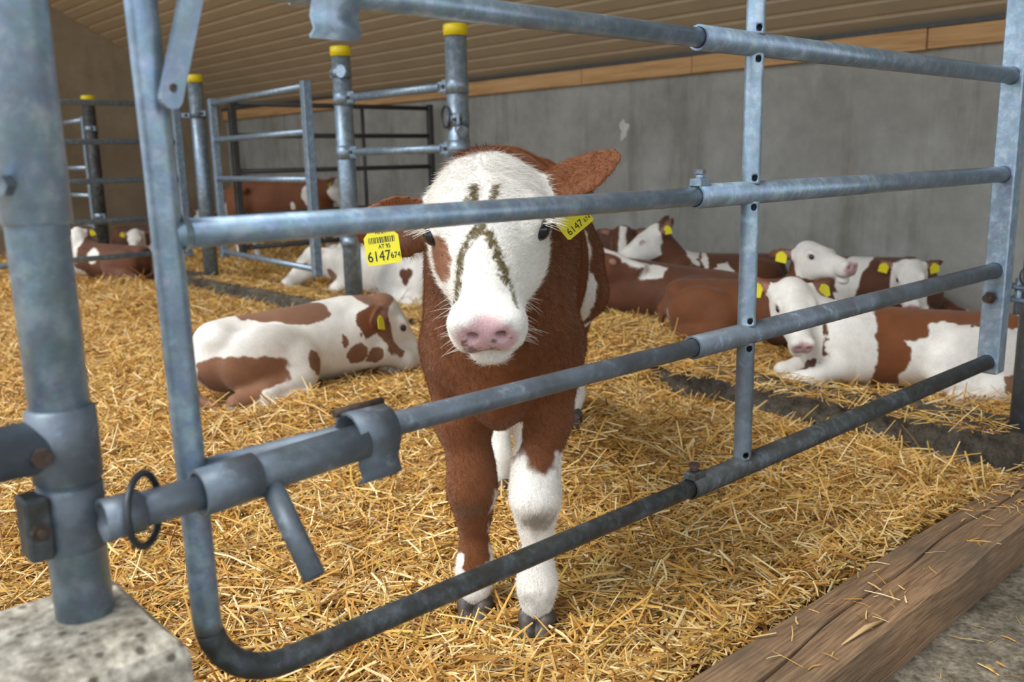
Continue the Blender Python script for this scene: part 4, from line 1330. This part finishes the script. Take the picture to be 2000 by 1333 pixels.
# ---------------- small standing calf in the far pen
e = empty('calf', (-7.42, 4.42, 0.06), R_(35)); tag(e, 'brown calf standing in the far pen behind the dark divider gate', 'calf')
e.scale = (0.80, 0.80, 0.80)
B = Body()
def hl(y, dx):
    return hind_leg([(-0.98, 0.105 * y, 0.66), (-0.88 + dx, 0.130 * y, 0.54), (-0.98 + dx, 0.115 * y, 0.44), (-1.02 + dx, 0.11 * y, 0.38), (-0.99 + dx, 0.108 * y, 0.27), (-0.97 + dx, 0.106 * y, 0.16), (-0.96 + dx, 0.104 * y, 0.105), (-0.94 + dx, 0.104 * y, 0.06)])
standing_body(B, [front_leg(1, 0.03, 0.075), front_leg(-1, -0.06, -0.075), hl(1, 0.05), hl(-1, -0.06)])
Hh = Head((0.20, 0.02, 0.99), (0.36, 0.07, 0.70), 0.0, 0.95)
B.cone((-0.12, 0, 0.84), Hh.w((0.04, 0, -0.10)), 0.13, 0.085, 0.08)
B.cone((-0.02, 0, 0.74), Hh.w((0.08, 0, -0.14)), 0.11, 0.07, 0.08)
add_head(B, Hh, False)
er = head_ears(Hh, B, (-0.3, 1, -0.1), 0.009)
V_, F_ = B.mesh(0.013); BODIES.append((B, e))
C_ = paint(V_, Hh, BROWN * 0.85, [((-0.30, -0.17, 0.66), (0.03, 0.08, 0.09), W_), ((-0.12, -0.15, 0.82), (0.05, 0.09, 0.13), W_), ((-1.2, 0, 0.55), (0.06, 0.2, 0.2), W_), ((-0.5, 0, 0.4), (0.5, 0.2, 0.10), W_), ((0, 0, 0.1), (2, 1, 0.22), W_)], 14.0, True, -0.01, PINK, DBROWN, er)
np_mesh('body', V_, F_, 'fur', e, C_)
for y in (-1, 1): eye_mesh(Hh, y, e)
add_tags(e, Hh, er)
for c_ in ((0.05, 0.075, 0), (-0.04, -0.075, 0), (-0.87, 0.104, 0), (-0.98, -0.104, 0)): hoof(e, c_)

# ------------------------------------------------------------------ straw bedding
def ss(t, a, b):
    t = np.clip((t - a) / (b - a), 0, 1); return t * t * (3 - 2 * t)
def bed_h(x, y):
    x = np.asarray(x, float); y = np.asarray(y, float)
    P3 = np.stack([x.ravel(), y.ravel(), np.zeros(x.size)], 1)
    n = (fbm(P3, 1.7, 21, 3) * 0.020 + fbm(P3, 6.5, 25, 2) * 0.012).reshape(x.shape)
    h = 0.012 + n
    back = ss(y, 3.22, 3.34)
    front = 1 - back
    # front pen rises toward the kerb where the straw spills over it
    spill = ss(x, -4.35, -3.7) * (1 - ss(x, -2.55, -2.25))
    h = h + front * spill * ss(y, 2.25, 3.1) * 0.13
    h = h + 0.145 * np.exp(-(((x + 2.02) / 0.16) ** 2 + ((y - 2.16) / 0.22) ** 2))
    h = h - front * 0.035 * ss(y, 2.75, 3.0) * (1 - spill)
    h = h + 0.11 * np.exp(-(((x + 2.85) / 0.32) ** 2 + ((y - 3.30) / 0.25) ** 2))
    h = h + 0.05 * np.exp(-(((x + 3.05) / 0.30) ** 2 + ((y - 1.85) / 0.55) ** 2))
    h = h + 0.10 * np.exp(-(((x + 6.3) / 0.5) ** 2 + ((y - 2.35) / 0.4) ** 2))
    h = h + front * 0.045 * ss(x, -1.12, -0.92) * (1 - ss(y, 2.3, 2.7))
    h = h + back * (0.065 - 0.045 * ss(x, -2.45, -2.15) * (1 - ss(y, 3.9, 4.3)))
    for hx_, hy_ in ((-1.265, 1.19), (-1.415, 1.15)):
        h = h - 0.030 * np.exp(-(((x - hx_) / 0.065) ** 2 + ((y - hy_) / 0.065) ** 2))
    # kerb stays clear where it shows
    kz = ((y > 3.0) & (y < 3.28)) * (1 - spill)
    return h - 0.03 * kz

def grid_mesh(x0, x1, y0, y1, st):
    nx = int((x1 - x0) / st) + 1; ny = int((y1 - y0) / st) + 1
    X, Y = np.meshgrid(np.linspace(x0, x1, nx), np.linspace(y0, y1, ny), indexing='ij')
    Z = bed_h(X, Y) - 0.012
    Vt = np.stack([X, Y, Z], -1).reshape(-1, 3)
    i = np.arange(nx * ny).reshape(nx, ny)
    Fq = np.stack([i[:-1, :-1], i[1:, :-1], i[1:, 1:], i[:-1, 1:]], -1).reshape(-1, 4)
    c = Vt[Fq].mean(1)
    bad = (c[:, 0] > -1.12) & (c[:, 1] < 0.36)
    return Vt, Fq[~bad]

PAL = np.float32((1.0, 0.95, 0.85)) * np.float32([(0.62, 0.36, 0.095), (0.70, 0.44, 0.13), (0.78, 0.56, 0.24), (0.86, 0.70, 0.40), (0.52, 0.27, 0.065), (0.40, 0.19, 0.05), (0.56, 0.40, 0.10), (0.26, 0.13, 0.04)])
PW = np.array([0.20, 0.20, 0.16, 0.14, 0.13, 0.08, 0.06, 0.03])

POSTS = [(-9.60, PY), (-7.10, PY), (-4.97, PY), (-3.85, PY), (-0.955, PY)]
def clear_of_things(c3):
    # straws that would run through an animal, a post, the pillar, the timber or a wall are left out
    m = len(c3); P = c3.reshape(-1, 3).astype(float)
    bad = (P[:, 0] > -1.095) & (P[:, 1] < 0.345) & (P[:, 2] < 0.52)
    bad |= (P[:, 0] > -0.880 + 0.018 * (P[:, 1] - 0.9)) & (P[:, 0] < -0.68) & (P[:, 1] > 0.72) & (P[:, 1] < 2.92) & (P[:, 2] < 0.098)
    bad |= (P[:, 1] > WALL_Y - 0.012) | (P[:, 0] < XL + 0.012)
    for x, y in POSTS: bad |= (P[:, 0] - x) ** 2 + (P[:, 1] - y) ** 2 < 0.062 ** 2
    for B, e in BODIES:
        mw = np.array(e.matrix_basis.inverted())
        near = np.hypot(P[:, 0] - e.location[0], P[:, 1] - e.location[1]) < 1.5
        k = np.nonzero(near)[0]
        if len(k):
            q = (P[k] @ mw[:3, :3].T + mw[:3, 3]).astype(np.float32)
            lo, hi = B.bounds()
            ins = ((q > lo) & (q < hi)).all(1)
            k = k[ins]
            if len(k): bad[k] |= B.dist(q[ins]) < -0.003
    return ~bad.reshape(m, 3).any(1)

def straws(xy, lmin, lmax, wid, tilt, lift=0.012, zfun=bed_h):
    n = len(xy)
    L = rng.uniform(lmin, lmax, n) * np.where(rng.random(n) < 0.12, 1.7, 1.0)
    yaw = rng.uniform(0, 2 * np.pi, n)
    pit = rng.normal(0, tilt, n)
    st = rng.random(n) < 0.025
    pit = np.where(st, rng.uniform(0.3, 1.0, n), pit)
    z = zfun(xy[:, 0], xy[:, 1]) + rng.uniform(-0.006, lift, n) + np.abs(np.sin(pit)) * L * 0.38
    c = np.stack([xy[:, 0], xy[:, 1], z], 1)
    d = np.stack([np.cos(yaw) * np.cos(pit), np.sin(yaw) * np.cos(pit), np.sin(pit)], 1)
    up = np.stack([-np.cos(yaw) * np.sin(pit), -np.sin(yaw) * np.sin(pit), np.cos(pit)], 1)
    sd = np.cross(d, up)
    roll = rng.uniform(-0.9, 0.9, n)[:, None]
    s2 = sd * np.cos(roll) + up * np.sin(roll); u2 = up * np.cos(roll) - sd * np.sin(roll)
    w = (wid * rng.uniform(0.55, 1.35, n))[:, None]
    bend = (rng.normal(0, 0.045, n) * L)[:, None]; bend2 = (rng.normal(0, 0.06, n) * L)[:, None]
    a = c - d * (L * 0.5)[:, None]; b = c + d * (L * 0.5)[:, None]
    mid = c + s2 * bend + u2 * np.abs(bend2) * 0.4
    Vt = np.empty((n, 9, 3), np.float32)
    for k, (q, f_) in enumerate(((a, 0.8), (mid, 1.0), (b, 0.75))):
        Vt[:, 3 * k] = q - s2 * w * 0.5 * f_
        Vt[:, 3 * k + 1] = q + u2 * w * 0.42 * f_
        Vt[:, 3 * k + 2] = q + s2 * w * 0.5 * f_
    ok = clear_of_things(Vt[:, [1, 4, 7]])
    Vt = Vt[ok]; n = len(Vt)
    base = (np.arange(n) * 9)[:, None, None]
    q = np.array([(0, 3, 4, 1), (1, 4, 5, 2), (3, 6, 7, 4), (4, 7, 8, 5)])[None]
    Fq = (base + q).reshape(-1, 4)
    col = PAL[rng.choice(len(PAL), n, p=PW)] * rng.uniform(0.82, 1.12, n)[:, None].astype(np.float32)
    return Vt.reshape(-1, 3), Fq, np.repeat(col, 9, 0)

def scatter(n, x0, x1, y0, y1, keep=None):
    xy = np.stack([rng.uniform(x0, x1, n), rng.uniform(y0, y1, n)], 1)
    xy = xy[~((xy[:, 0] > -1.13) & (xy[:, 1] < 0.38))]
    if keep is not None: xy = xy[keep(xy[:, 0], xy[:, 1])]
    return xy

def combine(parts):
    Vs, Fs, Cs = [], [], []; o = 0
    for v, f_, c in parts:
        Vs.append(v); Fs.append(f_ + o); Cs.append(c); o += len(v)
    return np.concatenate(Vs), np.concatenate(Fs), np.concatenate(Cs)

def ground(x0, x1, y0, y1, st):
    v, f_ = grid_mesh(x0, x1, y0, y1, st)
    n = fbm(v, 30, 31, 2)[:, None]
    c = np.float32((0.50, 0.29, 0.085)) * (1 + 0.45 * n)
    return v, f_, np.clip(c, 0.02, 0.9).astype(np.float32)

parts = [ground(-11.28, -0.885, -1.2, 3.04, 0.045)]
parts.append(straws(scatter(76000, -3.3, -0.905, 0.15, 3.03), 0.025, 0.085, 0.0052, 0.22))
parts.append(straws(scatter(34000, -2.9, -0.905, 0.15, 3.03), 0.010, 0.032, 0.0042, 0.25, 0.018))
parts.append(straws(scatter(2600, -0.98, -0.868, 0.55, 2.75), 0.015, 0.05, 0.0048, 0.2, 0.03))
parts.append(straws(scatter(14000, -3.3, -0.905, 0.15, 3.03), 0.05, 0.13, 0.0058, 0.26, 0.025))
parts.append(straws(scatter(40000, -7.2, -3.3, 0.2, 3.06), 0.04, 0.11, 0.0060, 0.30, 0.03))
parts.append(straws(scatter(14000, -7.2, -1.2, -1.1, 0.2), 0.05, 0.12, 0.0065, 0.30, 0.03))
parts.append(straws(scatter(9000, -11.2, -7.2, 0.2, 3.06), 0.07, 0.15, 0.009, 0.35, 0.04))
v, f_, c = combine(parts)
o = np_mesh('straw_bedding', v, f_, 'straw', None, c, smooth=False); tag(o, 'loose golden straw bedding of the front pen up to the kerb', 'straw', kind='stuff')
parts = [ground(-11.28, -0.25, 3.25, 5.385, 0.05)]
parts.append(straws(scatter(46000, -4.6, -0.4, 3.26, 5.29), 0.035, 0.10, 0.0052, 0.30, 0.03))
parts.append(straws(scatter(24000, -8.5, -4.6, 3.26, 5.29), 0.05, 0.12, 0.007, 0.32, 0.035))
parts.append(straws(scatter(5000, -11.2, -8.5, 3.26, 5.29), 0.07, 0.15, 0.010, 0.35, 0.04))
v, f_, c = combine(parts)
o = np_mesh('straw_bedding', v, f_, 'straw', None, c, smooth=False); tag(o, 'loose golden straw bedding behind the kerb up to the back wall', 'straw', kind='stuff')
# straw lying on the kerb and over it
kz = lambda x, y: np.maximum(bed_h(x, y), KERB[2] + 0.004)
xy = np.concatenate([scatter(5200, -4.4, -2.25, 3.02, 3.28), scatter(330, -2.3, -0.9, 3.06, 3.26), scatter(2600, -7.2, -4.3, 3.06, 3.27), scatter(260, -2.3, -1.0, 2.98, 3.06)])
v, f_, c = straws(xy, 0.03, 0.10, 0.0050, 0.16, 0.012, kz)
# a mat of straw closes the spill across the kerb
gx_, gf_ = grid_mesh(-4.5, -2.1, 2.98, 3.32, 0.04)
gx_[:, 2] = np.where(bed_h(gx_[:, 0], gx_[:, 1]) > KERB[2] - 0.01, np.maximum(gx_[:, 2], KERB[2] + 0.001), gx_[:, 2])
v, f_, c = combine([(v, f_, c), (gx_, gf_, np.tile(np.float32((0.50, 0.29, 0.085)), (len(gx_), 1)))])
o = np_mesh('loose_straw', v, f_, 'straw', None, c, smooth=False); tag(o, 'thin scatter of straw lying on top of the concrete kerb', 'straw', kind='stuff')
tz = lambda x, y: np.full(np.shape(x), 0.104)
v, f_, c = straws(np.concatenate([scatter(90, -0.84, -0.71, 1.2, 2.85), scatter(120, -0.84, -0.72, 2.35, 2.88)]), 0.012, 0.055, 0.0032, 0.04, 0.003, tz)
o = np_mesh('loose_straw', v, f_, 'straw', None, c, smooth=False); tag(o, 'few straw bits lying on top of the brown timber beam', 'straw', kind='stuff')
az = lambda x, y: np.full(np.shape(x), -0.014)
v, f_, c = straws(scatter(420, -0.66, 0.3, 1.0, 2.85), 0.008, 0.05, 0.0030, 0.04, 0.003, az)
o = np_mesh('loose_straw', v, f_, 'straw', None, c, smooth=False); tag(o, 'sparse straw bits scattered on the concrete alley beside the timber', 'straw', kind='stuff')

# ------------------------------------------------------------------ short fur on the nearest calves
def make_fur(parent, V, F, C_, count, lo, hi, rad, flow, lenf=None, seed=5, keep=None):
    r = np.random.default_rng(seed)
    q = V[F]
    tri = np.concatenate([q[:, [0, 1, 2]], q[:, [0, 2, 3]]])
    ti = np.concatenate([F[:, [0, 1, 2]], F[:, [0, 2, 3]]])
    if keep is not None:
        k = keep(tri.mean(1)); tri = tri[k]; ti = ti[k]
    nn = np.cross(tri[:, 1] - tri[:, 0], tri[:, 2] - tri[:, 0]); ar = np.linalg.norm(nn, axis=1)
    pick = r.choice(len(tri), count, p=ar / ar.sum())
    a = r.random(count); b = r.random(count); fl = a + b > 1
    a[fl] = 1 - a[fl]; b[fl] = 1 - b[fl]
    t = tri[pick]
    P = t[:, 0] + a[:, None] * (t[:, 1] - t[:, 0]) + b[:, None] * (t[:, 2] - t[:, 0])
    N = nn[pick] / np.maximum(ar[pick], 1e-12)[:, None]
    col = C_[ti[pick][:, 0]] * r.uniform(0.85, 1.2, (count, 1))
    D = flow(P)
    D = D - N * (D * N).sum(1)[:, None]
    D = D / np.maximum(np.linalg.norm(D, axis=1), 1e-6)[:, None]
    D = D + r.normal(0, 0.30, (count, 3))
    L = r.uniform(lo, hi, count)
    if lenf is not None: L = L * lenf(P)
    p0 = P - N * 0.0008
    p1 = P + (N * 0.38 + D * 0.5) * (L * 0.5)[:, None]
    p2 = P + (N * 0.45 + D * 0.95) * L[:, None]
    pts = np.stack([p0, p1, p2], 1).astype(np.float32)
    hc = bpy.data.hair_curves.new('fur')
    hc.add_curves([3] * count)
    hc.attributes['position'].data.foreach_set('vector', pts.ravel())
    ra = hc.attributes.get('radius') or hc.attributes.new('radius', 'FLOAT', 'POINT')
    ra.data.foreach_set('value', np.tile(np.float32([rad, rad * 0.8, rad * 0.15]), count))
    ca = hc.attributes.new('Col', 'FLOAT_COLOR', 'CURVE')
    c4 = np.ones((count, 4), np.float32); c4[:, :3] = np.clip(col, 0, 0.9)
    ca.data.foreach_set('color', c4.ravel())
    hc.materials.append(M['strand'])
    o = bpy.data.objects.new('fur', hc)
    COL.objects.link(o); o.parent = parent
    tag(o, kind='stuff')
    return o

m_, nt_, b_ = new_mat('calf_hair_strands')
a_ = nt_.nodes.new('ShaderNodeAttribute'); a_.attribute_name = 'Col'
nt_.links.new(a_.outputs['Color'], b_.inputs['Base Color'])
b_.inputs['Roughness'].default_value = 0.6
b_.inputs['Specular IOR Level'].default_value = 0.25
M['strand'] = m_
hV, hF, hC, hH, hE = hero_geo
def flow_hero(P):
    h = hH.inv(P)
    face = ((h[:, 0] > -0.03) & (np.abs(h[:, 1]) < 0.12) & (h[:, 2] > -0.19)).astype(float)[:, None]
    sgn = np.tanh((h[:, 1] + 0.012 * vnoise(P, 60, 2)) / 0.035)[:, None]
    d_face = 0.25 * np.stack([vnoise(P, 40, 5 + k) for k in range(3)], 1) + hH.R[:, 1][None] * sgn * (0.55 + 3 * np.maximum(0, 0.12 - h[:, 0]))[:, None] - hH.R[:, 0][None] * (h[:, 0] - 0.10)[:, None] * 3.0
    d_body = np.tile(np.array([-0.5, 0, -0.85]), (len(P), 1))
    return d_face * face + d_body * (1 - face)
def len_hero(P):
    h = hH.inv(P)
    top = np.exp(-(((h[:, 0] - 0.03) / 0.06) ** 2 + (h[:, 1] / 0.08) ** 2)) * (h[:, 2] > -0.08)
    muz = ((h[:, 0] > 0.31) & (np.abs(h[:, 1]) < 0.08) & (h[:, 2] > -0.13)).astype(float)
    leg = 1 - 0.35 * (P[:, 2] < 0.5)
    return (1 + 1.3 * top) * (1 - 0.72 * muz) * leg
def fur_zone(p):
    h = hH.inv(p)
    ok = p[:, 0] > -9
    for y in (-1, 1):
        ok &= (((h - np.array([0.145, 0.095 * y, -0.050])) / np.array([0.032, 0.04, 0.024])) ** 2).sum(1) > 1
    ok &= (((h - np.array([0.368, 0, -0.068])) / np.array([0.036, 0.046, 0.040])) ** 2).sum(1) > 1
    return ok
make_fur(hero, hV, hF, hC, 250000, 0.006, 0.012, 0.00022, flow_hero, len_hero, 5, fur_zone)
